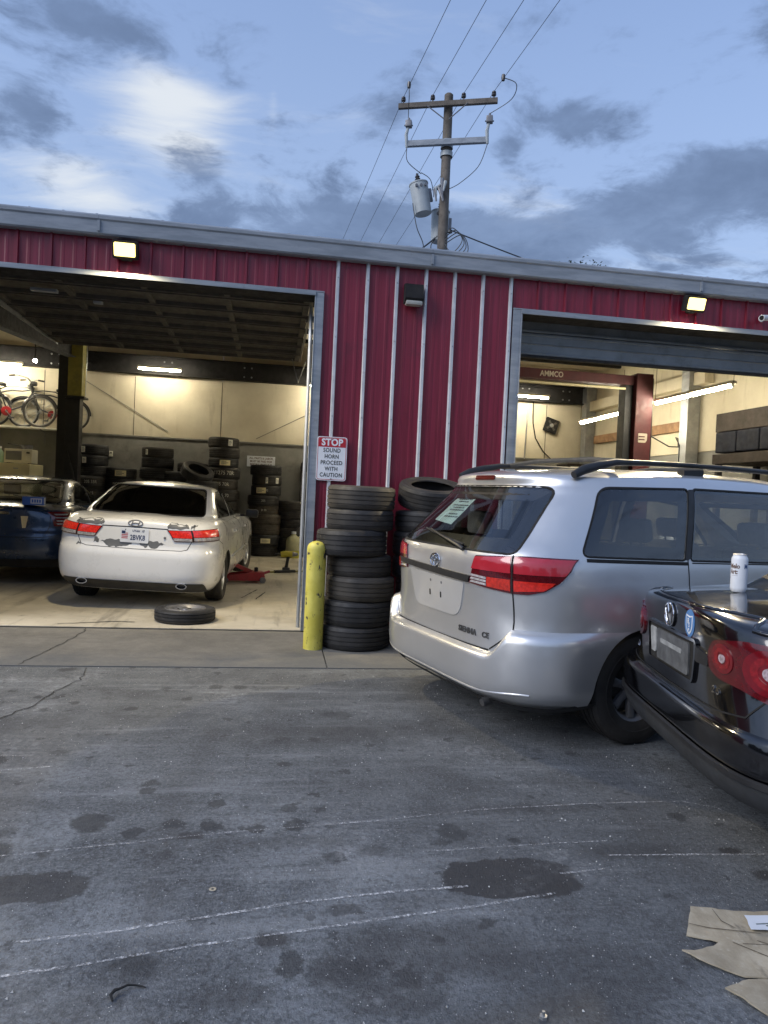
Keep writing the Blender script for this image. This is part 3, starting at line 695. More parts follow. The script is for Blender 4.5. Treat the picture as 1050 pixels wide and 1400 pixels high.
class Car:
    def __init__(s, name, label, loft, cabin=None): s.lo = loft; s.ca = cabin or loft
    def mp(s, mode, lo, off):
        """mapper from a flat outline to the skin: 'rear' (y,z), 'right'/'left' (x,z), 'wrap' (u,z) on the right side"""
        def f(a, z):
            if mode == 'rear': return lo.pt(z, y=a, side=1 if a >= 0 else -1, off=off)
            if mode == 'front': return lo.pt(z, y=a, side=1 if a >= 0 else -1, off=off, front=True)
            if mode == 'right': return lo.pt(z, x=a, side=-1, off=off)
            if mode == 'left': return lo.pt(z, x=a, side=1, off=off)
            if mode == 'wrapR': return lo.pt(z, u=a, side=-1, off=off)
            if mode == 'wrapL': return lo.pt(z, u=a, side=1, off=off)
        return f
    def patch(s, name, mat, parent, loop, mode, lo=None, off=.004, thick=.006, cols=26, rows=8, smooth=40, rim=0.):
        lo = lo or s.lo
        A = [p[0] for p in loop]; a0, a1 = min(A), max(A); bot, top = [], []
        for i in range(cols+1):
            f = i/cols; f = .5-.5*math.cos(math.pi*f); f = .35*(i/cols)+.65*f; a = a0+(a1-a0)*min(max(f, 1e-4), 1-1e-4); zs = []
            for k in range(len(loop)):
                p, q = loop[k], loop[(k+1) % len(loop)]
                if (p[0]-a)*(q[0]-a) <= 0 and p[0] != q[0]: zs.append(p[1]+(q[1]-p[1])*(a-p[0])/(q[0]-p[0]))
            bot.append((a, min(zs))); top.append((a, max(zs)))
        fo, fi = s.mp(mode, lo, off), s.mp(mode, lo, off-thick); vs = []; n = rows+1
        for fn in (fo, fi):
            for (a, zb), (_, zt) in zip(bot, top):
                for j in range(n): vs.append(fn(a, zb+(zt-zb)*j/rows))
        o2 = (cols+1)*n; fs = []
        for i in range(cols):
            for j in range(rows):
                q = (i*n+j, (i+1)*n+j, (i+1)*n+j+1, i*n+j+1); fs.append(q); fs.append(tuple(x+o2 for x in q[::-1]))
            for j in (0, rows): fs.append((i*n+j, (i+1)*n+j, (i+1)*n+j+o2, i*n+j+o2))
        for j in range(rows):
            for i in (0, cols): fs.append((i*n+j, i*n+j+1, i*n+j+1+o2, i*n+j+o2))
        return MB().add(vs, fs).build(name, mat, parent, smooth=smooth)
    def ring(s, name, mat, parent, outer, inner, mode, lo=None, off=-.002, thick=.004):
        lo = lo or s.lo; fo, fi = s.mp(mode, lo, off), s.mp(mode, lo, off-thick); n = len(outer)
        vs = [fo(*p) for p in outer]+[fo(*p) for p in inner]+[fi(*p) for p in inner]+[fi(*p) for p in outer]; fs = []
        for i in range(n):
            j = (i+1) % n
            for k in range(4): fs.append((k*n+i, k*n+j, ((k+1) % 4)*n+j, ((k+1) % 4)*n+i))
        return MB().add(vs, fs).build(name, mat, parent, smooth=40)
    def strip(s, name, mat, parent, pts, mode, lo=None, wd=.006, off=.0012, sub=10, h=0., closed=False):
        """a line drawn on the skin as a narrow raised ribbon (or round bead if h)"""
        lo = lo or s.lo; P = []; pts = list(pts) + ([pts[0]] if closed else [])
        f = s.mp(mode, lo, off)
        for a, b in zip(pts[:-1], pts[1:]):
            for k in range(sub): P.append((a[0]+(b[0]-a[0])*k/sub, a[1]+(b[1]-a[1])*k/sub))
        P.append(pts[-1]); Q = [f(*p) for p in P]; Q2 = [s.mp(mode, lo, off+.01)(*p) for p in P]
        if h: return MB().tube(Q, h, 8).build(name, mat, parent, smooth=50)
        vs = []; m = len(Q)
        for i in range(m):
            d = (Q[min(i+1, m-1)]-Q[max(i-1, 0)]); n = (Q2[i]-Q[i]); t = d.cross(n)
            t = t.normalized()*wd/2 if t.length > 1e-9 else Vector((0,0,wd/2)); vs += [Q[i]-t, Q[i]+t]
        return MB().add(vs, [(2*i, 2*i+1, 2*i+3, 2*i+2) for i in range(m-1)]).build(name, mat, parent, smooth=None, fix=False)
def bool_op(me_a, me_b, op):
    a = bpy.data.objects.new('a', me_a); b = bpy.data.objects.new('b', me_b); C.objects.link(a); C.objects.link(b)
    md = a.modifiers.new('b', 'BOOLEAN'); md.operation = op; md.object = b; md.solver = 'EXACT'
    if hasattr(md, 'material_mode'): md.material_mode = 'TRANSFER'
    dg = bpy.context.evaluated_depsgraph_get(); dg.update()
    me = bpy.data.meshes.new_from_object(a.evaluated_get(dg)); bpy.data.objects.remove(a); bpy.data.objects.remove(b); return me
def prism_loop(loop, axis, a, b):
    """closed prism: loop (p,q) -> axis 'x': (t,p,q); axis 'y': (p,t,q)"""
    n = len(loop); P = (lambda p, q, t: (t, p, q)) if axis == 'x' else (lambda p, q, t: (p, t, q))
    vs = [P(p, q, a) for p, q in loop] + [P(p, q, b) for p, q in loop]
    fs = [tuple(range(n)), tuple(range(2*n-1, n-1, -1))] + [(i, i+n, (i+1) % n+n, (i+1) % n) for i in range(n)]
    me = MB().add(vs, fs).mesh('cut', 'car_inner'); bm = bmesh.new(); bm.from_mesh(me); bmesh.ops.recalc_face_normals(bm, faces=bm.faces); bm.to_mesh(me); bm.free(); return me
pmat('car_inner', (.03,.03,.03), .85)
pmat('van_trim', (.27,.26,.24), .85, var=.1)
def finish_body(me, sources, paint, inner='car_inner'):
    """outer faces take the smooth normals of the uncut loft, so cuts do not ripple the paint"""
    me.materials.clear(); me.materials.append(MATS[paint]); me.materials.append(MATS[inner])
    me.shade_smooth()
    trees = []
    for sm in sources:
        sm.shade_smooth(); trees.append((BVHTree.FromPolygons([v.co for v in sm.vertices], [p.vertices[:] for p in sm.polygons]), sm, [v.normal.copy() for v in sm.vertices]))
    nm = [None]*len(me.loops)
    for p in me.polygons:
        fn = p.normal; outer = False
        for li in p.loop_indices:
            co = me.vertices[me.loops[li].vertex_index].co; best = None
            for tr, sm, vn in trees:
                hit = tr.find_nearest(co)
                if hit[0] is None or hit[3] > .0015: continue
                q = sm.polygons[hit[2]]
                if q.normal.dot(fn) < .45: continue
                ws = [1/max((sm.vertices[v].co-co).length, 1e-5)**2 for v in q.vertices]
                n = Vector((0,0,0))
                for v, w_ in zip(q.vertices, ws): n += vn[v]*w_
                best = n.normalized(); break
            nm[li] = best if best is not None else fn
            outer = outer or best is not None
        # faces cut by other solids are interior
        cen = p.center; ok = False
        for tr, sm, vn in trees:
            hit = tr.find_nearest(cen)
            if hit[3] is not None and hit[3] < .004 and sm.polygons[hit[2]].normal.dot(fn) > .3: ok = True
        p.material_index = 0 if ok else 1
    me.normals_split_custom_set(nm)
    return me
def cyl_mesh(c, r, y0, y1, n=40, fl=1.0):
    vs = []; 
    for y in (y0, y1):
        for k in range(n): a = 2*math.pi*k/n; vs.append((c[0]+r*math.cos(a), y, c[1]+r*fl*math.sin(a)))
    me = MB().add(vs, [tuple(range(n)), tuple(range(2*n-1, n-1, -1))] + [(k, k+n, (k+1) % n+n, (k+1) % n) for k in range(n)]).mesh('cut', 'car_inner')
    bm = bmesh.new(); bm.from_mesh(me); bmesh.ops.recalc_face_normals(bm, faces=bm.faces); bm.to_mesh(me); bm.free(); return me
def seat(car, x, y, z=.30, wd=.5, mat='seat', hr=True):
    m = MB().box((x,y,z+.12), (.5,wd,.2), bev=.05).box((x-.27,y,z+.47), (.16,wd,.62), (0,-.22,0), bev=.06)
    if hr: m.box((x-.36,y,z+.89), (.09,wd*.5,.17), (0,-.2,0), bev=.04).cyl((x-.345,y-.05,z+.75), (x-.355,y-.05,z+.85), .008, 6).cyl((x-.345,y+.05,z+.75), (x-.355,y+.05,z+.85), .008, 6)
    return m.build('seat', mat, car, smooth=50)
def paint(name, col, metal, rough, dust=.0, dcol=(.4,.38,.35), flake=0.):
    def bld_(t, b, co):
        c = t.mix(t.ramp(t.noise(co, 2, 5, .6), .3, .7), tuple(x*.95 for x in col)+(1,), tuple(min(1, x*1.04) for x in col)+(1,))
        if dust: c = t.mix(t.m('MULTIPLY', t.ramp(t.noise(co, 4, 6, .7), .4, .75, .1, 1), dust), c, dcol+(1,))
        t.put(b.inputs['Base Color'], c); t.put(b.inputs['Roughness'], t.ramp(t.noise(co, 6, 5, .65), .3, .75, rough*.85, rough*1.2))
        t.put(b.inputs['Coat Roughness'], t.ramp(t.noise(co, 5, 5, .65), .35, .75, .03, .12 if not dust else .2))
    pmat(name, col, rough, metal=metal, coat=1.0, build=bld_)
paint('silver_paint', (.60,.605,.61), .70, .36, .10, (.42,.40,.37)); paint('silver_bright', (.70,.705,.71), .6, .36); paint('white_paint', (.80,.805,.80), 0, .3, .06)
paint('black_paint', (.003,.003,.004), 0, .12); paint('blue_paint', (.012,.035,.085), .35, .3, .1, (.12,.12,.12))
pmat('primer', (.125,.13,.135), .6, var=.15); pmat('chrome', (.78,.78,.79), .12, metal=1, var=.03); pmat('black_plastic', (.016,.016,.017), .48, var=.2); pmat('grey_plastic', (.028,.030,.033), .55, var=.2)
pmat('lamp_red', (.15,.003,.008), .16, coat=1, var=.12, vscale=30); pmat('lamp_dark', (.085,.003,.006), .14, coat=1, var=.2, vscale=40); pmat('lamp_orange', (.50,.022,.010), .2, coat=1, var=.3, vscale=45)
pmat('lamp_vivid', (.80,.030,.018), .22, coat=1, var=.25, vscale=50); pmat('bulb_glass', (.46,.36,.38), .15, metal=.3, coat=1, var=.4, vscale=80); pmat('lamp_mid', (.21,.005,.009), .2, coat=1, var=.25, vscale=60); pmat('lamp_bright', (.62,.022,.012), .2, coat=1, var=.22, vscale=55); pmat('lamp_clear', (.62,.60,.60), .12, metal=.4, coat=1, var=.35, vscale=60); pmat('lamp_pink', (.42,.022,.035), .16, coat=1, var=.1)
pmat('gap', (.006,.006,.006), .8); pmat('seat', (.085,.08,.075), .85, var=.2); pmat('seat_tan', (.24,.22,.19), .85, var=.2); pmat('frit', (.006,.006,.007), .35)
glass('glass_rear', (.76,.78,.78)); glass('glass_dark', (.60,.62,.63)); glass('glass_black', (.16,.16,.165)); glass('glass_mid', (.84,.86,.85)); glass('glass_clear', (.88,.90,.89))
def levels(a, keys, extra=()):
    """fine levels between the keys"""
    out = []
    for p, q in zip(keys[:-1], keys[1:]):
        k = max(1, int(round((q-p)/a)))
        out += [p+(q-p)*i/k for i in range(k)]
    return sorted(set(out+[keys[-1]]+list(extra)))
def sstep(a, b, x): t = min(max((x-a)/(b-a), 0), 1); return t*t*(3-2*t)
def make_bumper(car, root, lo, name, mat, zb, zt, prof, u1=1.3, cols=30, rows=16, arch=None):
    """skin-following bumper: zt(u) its top edge, prof(t) its stand-off; both sides in one piece"""
    us = [(-u1+2*u1*i/(2*cols)) for i in range(2*cols+1)]; vs = []; n = rows+1
    for u in us:
        sd_ = 1 if u >= 0 else -1; a = abs(u); z0, z1 = zb(a) if callable(zb) else zb, zt(a)
        for j in range(n):
            t = j/rows; z = z0+(z1-z0)*t; ua = a
            if arch:
                xe = arch[0]-math.sqrt(max(arch[2]**2-max(z-arch[1], 0)**2, 1e-4)); ue = lo.u_of(z, x=xe); um_ = min(.75, ue*.8)
                ua = a if a < um_ else um_+(a-um_)*(ue-um_)/(u1-um_)
            vs.append(lo.pt(z, u=ua, side=sd_, off=prof(t, ua)))
    fs = [(i*n+j, i*n+j+1, (i+1)*n+j+1, (i+1)*n+j) for i in range(len(us)-1) for j in range(rows)]
    return MB().add(vs, fs).build(name, mat, root, smooth=40, fix=False)
def cut_body(lofts_me, cav, wins, wheels, paintname, name, root, inner='car_inner'):
    me = lofts_me[0]
    src = [m.copy() for m in lofts_me]
    for m in lofts_me[1:]: me = bool_op(me, m, 'UNION')
    for m in wheels: me = bool_op(me, m, 'DIFFERENCE')
    for m in cav: me = bool_op(me, m, 'DIFFERENCE')
    for m in wins: me = bool_op(me, m, 'DIFFERENCE')
    me.name = name
    finish_body(me, src, paintname, inner)
    return link(bpy.data.objects.new(name, me), root)
def ring_curve(fn, n=40): return [fn(2*math.pi*k/n) for k in range(n)]

# ================================================================== the silver minivan
VZ = LOT
van = thing('minivan', 'silver minivan with black roof rails and a paper in its rear window', 'van', (.517,-2.573,VZ), R(15.4))
vk = [  # level, xr, xf, w, ar, nr, af, nf
 (.25,.14,4.95,.90,.85,4.4,1.0,2.6), (.295,.085,5.0,.935,.85,4.5,1.0,2.6), (.40,.062,5.04,.965,.85,4.6,1.0,2.6), (.58,.058,5.05,.978,.86,4.4,1.0,2.6), (.80,.050,5.0,.980,.90,3.8,1.0,2.6),
 (1.0,.034,4.75,.970,.90,3.8,1.1,2.6), (1.10,.036,4.40,.958,.90,3.8,1.2,2.6), (1.15,.050,4.15,.948,.90,3.7,1.2,2.6), (1.30,.180,3.85,.912,.86,3.6,1.2,2.6), (1.45,.310,3.52,.868,.82,3.4,1.2,2.6),
 (1.58,.405,3.22,.815,.78,3.2,1.1,2.6), (1.60,.402,3.16,.804,.79,3.0,1.1,2.6), (1.62,.396,3.10,.790,.78,3.0,1.1,2.6), (1.645,.400,3.02,.770,.78,3.0,1.1,2.6), (1.665,.440,2.95,.735,.76,2.9,1.1,2.6), (1.685,.540,2.85,.665,.74,2.8,1.0,2.6), (1.70,.720,2.72,.575,.7,2.7,.95,2.5), (1.712,1.0,2.5,.42,.6,2.6,.7,2.4), (1.718,1.35,2.2,.22,.4,2.4,.4,2.4)]
vl = Loft(vk, dz=lambda l, x: sstep(1.2, 1.7, l)*(.035*sstep(.5, 1.7, x)-.03*sstep(2.4, 3.3, x)), cr=lambda l: .012*sstep(1.1, 1.3, l))
vc = Car('van', '', vl)
lv = levels(.035, [.25, .295, .40, .58, .80, 1.0, 1.10, 1.15, 1.30, 1.45, 1.58, 1.60, 1.62, 1.645, 1.665, 1.685, 1.70, 1.712, 1.718], (1.655, 1.675, 1.693, 1.706, 1.715))
rw = densify(round_poly([(.735,1.158), (-.735,1.158), (-.62,1.568), (.62,1.568)], [.05,.05,.07,.07]))
qw = densify(round_poly([(.505,1.168), (1.30,1.152), (1.435,1.600), (.745,1.578)], [.05,.02,.03,.07]))
sw_ = densify(round_poly([(1.355,1.150), (2.42,1.135), (2.42,1.605), (1.49,1.603)], .02))
fw_ = densify(round_poly([(2.50,1.135), (3.62,1.12), (3.05,1.52), (2.52,1.600)], .03))
ws_ = densify(round_poly([(.70,1.16), (-.70,1.16), (-.60,1.55), (.60,1.55)], .06))
cav = vl.mesh([.52,.7,.9,1.05,1.15,1.3,1.45,1.58,1.62,1.645,1.665,1.68], inset=.045, dn=.03)
vb = cut_body([vl.mesh(lv, 26, 22, 14)], [cav],
    [prism_loop(rw,'x',-.5,.85), prism_loop(qw,'y',-1.5,1.5), prism_loop(sw_,'y',-1.5,1.5), prism_loop(fw_,'y',-1.5,1.5), prism_loop(ws_,'x',3.0,5.2)],
    [cyl_mesh((xw,.345), .385, y0, y1) for xw in (.985, 4.015) for y0, y1 in ((.62,1.2), (-1.2,-.62))], 'silver_paint', 'body', van, 'van_trim')
def glaze(car, root, lp, mode, name, gm, lo, frit=.05, off=-.003, cols=22, rows=8, top_extra=0):
    g_ = car.patch(name, gm, root, inset_loop(lp, -.004), mode, lo, off, .004, cols, rows)
    if frit: car.ring('frit_border', 'frit', g_, lp, inset_loop(lp, frit), mode, lo, off-.005, .003)
    car.ring('window_seal', 'gap', g_, inset_loop(lp, -.010), inset_loop(lp, .002), mode, lo, .0015, .004)
    return g_
glaze(vc, van, rw, 'rear', 'rear_window', 'glass_rear', vl, .085)
for md in ('right', 'left'):
    glaze(vc, van, qw, md, 'quarter_window', 'glass_dark', vl, .075); glaze(vc, van, sw_, md, 'sliding_door_window', 'glass_mid', vl, .02); glaze(vc, van, fw_, md, 'front_door_window', 'glass_mid', vl, .02)
glaze(vc, van, ws_, 'front', 'windscreen', 'glass_mid', vl, .04)
# bumper: low across the gate, stepping up to the corners and running to the wheel arch
uy = lambda y, z=.7: vl.u_of(z, y=y)
u_n0, u_n1 = uy(.61), uy(.775)
def vz(a): return .565+.155*sstep(u_n0, u_n1, a)-.03*sstep(1.0, 1.25, a)
def vprof(t, a):
    o = .056*(1-max(0, (t-.86)/.14)**2.2)*(.25+.75*sstep(0, .22, t)); o *= 1-.95*sstep(.78, 1.0, a)
    if t > .985: o = -.004
    return o+.003
bmp = make_bumper(vc, van, vl, 'bumper', 'silver_paint', .280, vz, vprof, u1=vl.u_of(.5, x=.615), arch=(.985,.345,.388))
vc.strip('bumper_crease', 'silver_paint', bmp, [(uy(.9,.34)*k/12, .335+.035*sstep(.2, .8, k/12)) for k in range(-0, 11)], 'wrapR', off=.052, h=.010); vc.strip('bumper_crease', 'silver_paint', bmp, [(uy(.9,.34)*k/12, .335+.035*sstep(.2, .8, k/12)) for k in range(0, 11)], 'wrapL', off=.052, h=.010)
make_bumper(vc, van, vl, 'bumper_underside', 'black_plastic', .255, lambda a: .29, lambda t, a: .03-.03*sstep(.7, 1, a), u1=.95, rows=3)
# tail lamps wrap round the corner
for sd_, mdw in ((-1, 'wrapR'), (1, 'wrapL')):
    U = lambda y=None, x=None, z=1.0: vl.u_of(z, x=x, y=y)
    full = [(U(y=.435,z=.95),.955), (U(y=.60),.940), (U(y=.752),.928), (U(x=.20),.930), (U(x=.28),.955), (U(x=.36),1.01), (U(x=.42),1.075), (U(x=.455),1.145), (U(x=.20,z=1.1),1.148), (U(y=.752,z=1.1),1.146), (U(y=.475,z=1.1),1.125)]
    lamp = vc.patch('tail_lamp', 'lamp_dark', van, full, mdw, off=.010, thick=.014, cols=44, rows=12)
    um = U(y=.752); mid = lambda a: 1.040
    vc.patch('lamp_lens', 'lamp_pink', lamp, [(U(y=.452),1.045), (um-.012,1.045), (um-.012,1.137), (U(y=.475,z=1.1),1.118)], mdw, off=.0125, thick=.004)
    vc.patch('lamp_lens', 'lamp_pink', lamp, [(um+.012,1.045), (U(x=.385),1.045), (U(x=.415),1.085), (U(x=.44),1.137), (um+.012,1.139)], mdw, off=.0125, thick=.004)
    vc.patch('lamp_lens', 'lamp_orange', lamp, [(U(y=.59),.952), (um-.012,.942), (um-.012,1.008), (U(y=.59),1.008)], mdw, off=.0125, thick=.004)
    vc.patch('lamp_lens', 'lamp_bright', lamp, [(um+.012,.942), (U(x=.27),.957), (U(x=.31),.985), (U(x=.33),1.005), (um+.012,1.005)], mdw, off=.0125, thick=.004)
    for q in range(3): vc.patch('reversing_lens', 'lamp_clear', lamp, [(U(y=.445),.962+q*.019), (U(y=.585),.955+q*.019), (U(y=.585),.968+q*.019), (U(y=.45),.975+q*.019)], mdw, off=.0125, thick=.004, cols=8, rows=2)
    vc.strip('lamp_split', 'gap', lamp, [(um,.928),(um,1.147)], mdw, wd=.009, off=.014)
    vc.strip('gate_gap', 'gap', vb, [(uy(.60),.575), (u_n1-.01,.70), (U(y=.765,z=.75),.76), (um,.928)], mdw, wd=.009, off=.0015, sub=6)
vc.strip('gate_gap', 'gap', vb, [(-.62,.568),(0,.562),(.62,.568)], 'rear', wd=.010, off=.004)
# gate furniture
gn = vc.patch('gate_garnish', 'black_plastic', van, round_poly([(.56,.985),(-.43,.955),(-.445,.998),(.60,1.022)], .006), 'rear', off=.018, thick=.022, cols=24, rows=4)
vc.patch('plate_recess', 'silver_bright', van, round_poly([(.30,.715),(-.31,.715),(-.37,.945),(.38,.958)], [.09,.09,.01,.01]), 'rear', off=.006, thick=.01)  # brighter, undusted copy of the body silver, so the recess shows paler
for y in (.075, -.075): vc.patch('plate_slot', 'gap', van, round_poly([(y+.008,.805),(y-.008,.805),(y-.008,.845),(y+.008,.845)], .004), 'rear', off=.0075, thick=.006, cols=4, rows=2)
for y in (.06, -.09): vc.patch('plate_screw', 'steel_wheel', van, round_poly([(y+.009,.90),(y-.009,.90),(y-.009,.918),(y+.009,.918)], .008), 'rear', off=.0075, thick=.006, cols=6, rows=2)
for dz_ in (0,):
    em = bpy.data.objects.new('emblem', None); link(em, van); cz = 1.052
    def onr(fx, r=.006): return [vl.pt(cz+z, y=y, side=1 if y >= 0 else -1, off=.008) for y, z in fx]
    for a, b, ox, oz in ((.062,.044,0,0), (.046,.017,0,.012), (.017,.040,0,.0)):
        MB().tube(onr([(a*math.cos(t)+ox, b*math.sin(t)+oz) for t in [2*math.pi*k/36 for k in range(36)]]), .0048, 6, closed=True).build('emblem_ring', 'chrome', em)
def on_skin(lo, mode, cx, cz, off, flip=-1):
    """text laid on the skin; x runs to the right as seen from outside"""
    def f(x, y, z): 
        if mode == 'rear': yy = cx-x; return lo.pt(cz+y, y=yy, side=1 if yy >= 0 else -1, off=off+z)
        return lo.pt(cz+y, x=cx+x, side=-1, off=off+z)
    return f
text('SIENNA', .050, 'disc', van, 'lettering', on_skin(vl, 'rear', -.405, .648, .004), bold=.0014, extrude=.002, space=1.15)
text('CE', .046, 'disc', van, 'lettering', on_skin(vl, 'rear', -.585, .650, .004), bold=.0014, extrude=.002, space=1.1)
br = vc.patch('brake_lamp', 'lamp_dark', van, round_poly([(.125,1.615),(-.125,1.615),(-.12,1.643),(.12,1.643)], .012), 'rear', off=.006, thick=.012, rows=3)
MB().lathe([(0,.012),(.007,.010),(.009,0)], 10, 'x', tuple(vl.pt(1.628, y=.2, side=-1, off=.0))).build('washer_nozzle', 'black_plastic', van)
# wiper
wp = [vl.pt(z, y=y, side=1 if y >= 0 else -1, off=o) for y, z, o in ((-.33,1.150,.012), (-.28,1.162,.028), (.02,1.205,.026), (.22,1.238,.02))]
wi = MB().tube(wp, [.015,.013,.008,.006], 8).build('wiper', 'black_plastic', van)
MB().tube([vl.pt(z, y=y, side=1 if y >= 0 else -1, off=.007) for y, z in ((-.30,1.178),(-.05,1.203),(.2,1.230),(.34,1.247))], .007, 6).build('wiper_blade', 'rubber_seal', wi)
# notice taped inside the glass
pmat('paper_green', (.66,.84,.75), .8, var=.05); pmat('ink', (.02,.03,.03), .8); pmat('ink_grey', (.14,.17,.17), .8)
pp = thing('paper_notice', 'pale green printed notice taped inside the silver van rear window', 'paper', (0,0,0))
pm = van.matrix_basis if False else Matrix.Translation((.517,-2.573,VZ)) @ Matrix.Rotation(R(15.4), 4, 'Z')
def pskin(off):
    def f(a, z): return pm @ vl.pt(z, y=a, side=1 if a >= 0 else -1, off=off)
    return f
P0 = [(.40,1.322), (.105,1.300), (.035,1.520), (.20,1.532), (.285,1.540)]
fp = pskin(-.014); nn = 10; vs = []
for i in range(nn+1):
    for j in range(nn+1):
        s_, t_ = i/nn, j/nn; a = (.385+(.09-.385)*s_)*(1-t_)+(.285+(.03-.285)*s_)*t_; z = (1.322-.022*s_)*(1-t_)+(1.540-.02*s_)*t_
        p = fp(a, z); vs.append(p)
MB().add(vs, [(i*(nn+1)+j, (i+1)*(nn+1)+j, (i+1)*(nn+1)+j+1, i*(nn+1)+j+1) for i in range(nn) for j in range(nn)]).build('sheet', 'paper_green', pp, smooth=60)
fp2 = pskin(-.012); rr9 = random.Random(3); ln = MB()
for k, (z, w0) in enumerate(((1.50,.17), (1.482,.19), (1.462,.13), (1.435,.21), (1.418,.16), (1.40,.2), (1.372,.12), (1.352,.19))):
    c0 = .165+(.025)*(1.5-z)/.2; x = c0+w0/2
    while x > c0-w0/2:
        d = rr9.uniform(.008,.028); h_ = .0045 if k > 1 else .007
        ln.add([fp2(x,z-h_), fp2(x-d,z-h_), fp2(x-d,z+h_), fp2(x,z+h_)], [(0,1,2,3)]); x -= d+.006
ln.build('print', 'ink_grey', pp, smooth=None)
# side: seams, handle, fuel flap, rub strip
vc.strip('door_gap', 'gap', vb, [(1.33,.34),(1.325,.9),(1.325,1.145),(1.46,1.60)], 'right', wd=.008); vc.strip('door_gap', 'gap', vb, [(1.33,.34),(1.325,.9),(1.325,1.145),(1.46,1.60)], 'left', wd=.008)
vc.strip('door_gap', 'gap', vb, [(2.46,.30),(2.46,1.60)], 'right', wd=.008); vc.strip('door_gap', 'gap', vb, [(3.55,.30),(3.62,1.1)], 'right', wd=.008); vc.strip('door_gap', 'gap', vb, [(2.46,.30),(2.46,1.60)], 'left', wd=.008)
vc.strip('slide_rail_gap', 'gap', vb, [(.53,1.143),(1.33,1.128)], 'right', wd=.022)
for md in ('right', 'left'): vc.patch('pillar_trim', 'black_plastic', van, [(1.305,1.150),(1.345,1.150),(1.485,1.603),(1.44,1.600)], md, off=.003, thick=.003, cols=10, rows=4); vc.patch('pillar_trim', 'black_plastic', van, [(2.43,1.14),(2.495,1.14),(2.515,1.60),(2.425,1.605)], md, off=.003, thick=.003, cols=6, rows=4)
if True: vc.strip('slide_rail_gap', 'gap', vb, [(2.44,1.12),(1.36,1.132)], 'right', wd=.008); vc.strip('slide_rail_gap', 'gap', vb, [(.56,1.138),(1.33,1.128)], 'left', wd=.012)
MB().box(vl.pt(1.02, x=2.33, side=-1, off=.02), (.20,.03,.035), bev=.012).build('door_handle', 'silver_paint', van)
vc.strip('sill_strip', 'silver_paint', van, [(1.45,.42),(3.5,.42)], 'right', off=.004, h=.022)
MB().tube([(.30,-.58,.265),(.12,-.60,.255),(.065,-.605,.245)], .028, 14, caps=False).tube([(.30,-.58,.265),(.12,-.60,.255),(.066,-.605,.245)], .024, 14).build('exhaust', 'disc', van)
# roof rails
for s in (-1, 1):
    rail = MB()
    def rp(x, up, dy=0): p = vl.pt(1.66, x=x, side=s); zt = 1.742+.030*sstep(.5,1.6,x)-.02*sstep(2.2,3,x); return Vector((x, s*(.665+dy), zt+up))
    top = [Vector((.60,s*.690,1.652)), Vector((.68,s*.684,1.690)), Vector((.80,s*.676,1.722))] + [rp(x, .0) for x in (.95,1.2,1.6,2.0,2.4,2.7)] + [Vector((2.9,s*.64,1.715)), Vector((3.02,s*.62,1.66))]
    rail.tube(top, [.024,.030,.030,.024,.019,.018,.018,.018,.018,.017,.014], 10)
    for x in (1.62, 2.62): rail.add([(x-.09+q*.18, s*(.66+e*.03), z) for q in (0,1) for e in (-1,1) for z in ((1.64, 1.735) if q == 0 else (1.66, 1.745))], [(0,1,3,2),(4,6,7,5),(0,4,5,1),(2,3,7,6),(1,5,7,3)])
    o = rail.build('roof_rail', 'black_plastic', van, smooth=50)
for x in (1.05, 2.2): MB().tube([(x,-.66,1.765),(x,-.3,1.79),(x,.3,1.79),(x,.66,1.765)], .017, 8).build('cross_bar', 'grey_plastic', van)
t_van = tire_mesh(.345, .20, .215, 56); r_van = wheel_mesh(.20, .215, 7, 'steel_wheel', .045)
for x in (.985, 4.015):
    for s in (-1, 1): add_wheel(van, x, s*.835, .345, .20, .215, t_van, r_van)
for x in (1.75, 2.95):
    for y in (-.42, .42): seat(van, x, y, .42, .52, 'seat_tan')
seat(van, .98, 0, .42, 1.2, 'seat_tan', False)
for y in (-.4, .4): MB().box((.62,y,1.30), (.09,.26,.18), bev=.04).build('headrest', 'seat_tan', van)
MB().span((.5,-.72,.50), (4.2,.72,.56)).build('cabin_floor', 'van_trim', van, smooth=None)
MB().box((3.75,0,1.0), (.4,1.5,.22), bev=.06).build('dashboard', 'car_inner', van)
# door mirrors
for s in (-1, 1): MB().box((3.28,s*1.06,1.13), (.12,.22,.16), bev=.05).box((3.3,s*.96,1.09), (.06,.12,.04)).build('door_mirror', 'silver_paint', van)

# ================================================================== the black sedan at the right edge
JP, JA = (1.348,-4.077,LOT), R(-10.85)
jet = thing('black_sedan', 'glossy black sedan with round red tail lamps parked against the minivan', 'car', JP, JA)
def jdz(l, x): return sstep(.85, 1.04, l)*(.055*sstep(.05, .75, x)-.05*sstep(.9, 1.8, x)-.13*sstep(3.1, 4.4, x))
jk = [(.285,.22,4.38,.78,.75,3.4,.9,2.6), (.31,.11,4.46,.835,.60,4.2,.9,2.6), (.36,.050,4.5,.872,.55,4.8,.9,2.6), (.42,.034,4.53,.885,.52,5.0,.9,2.6), (.56,.034,4.55,.890,.54,4.8,.9,2.6), (.66,.034,4.54,.888,.64,4.0,.9,2.6), (.75,.034,4.53,.885,.72,3.5,.9,2.6),
      (.88,.028,4.48,.868,.75,3.4,.95,2.6), (.96,.024,4.42,.842,.74,3.4,1.0,2.6), (1.0,.024,4.36,.815,.73,3.4,1.0,2.6), (1.022,.026,4.3,.790,.72,3.4,1.0,2.6), (1.034,.034,4.25,.768,.70,3.3,1.0,2.6), (1.042,.052,4.2,.745,.68,3.2,1.0,2.6), (1.050,.10,4.1,.69,.62,3,1.0,2.6), (1.056,.25,3.9,.56,.5,2.8,.9,2.5), (1.062,.6,3.4,.32,.4,2.5,.7,2.4)]
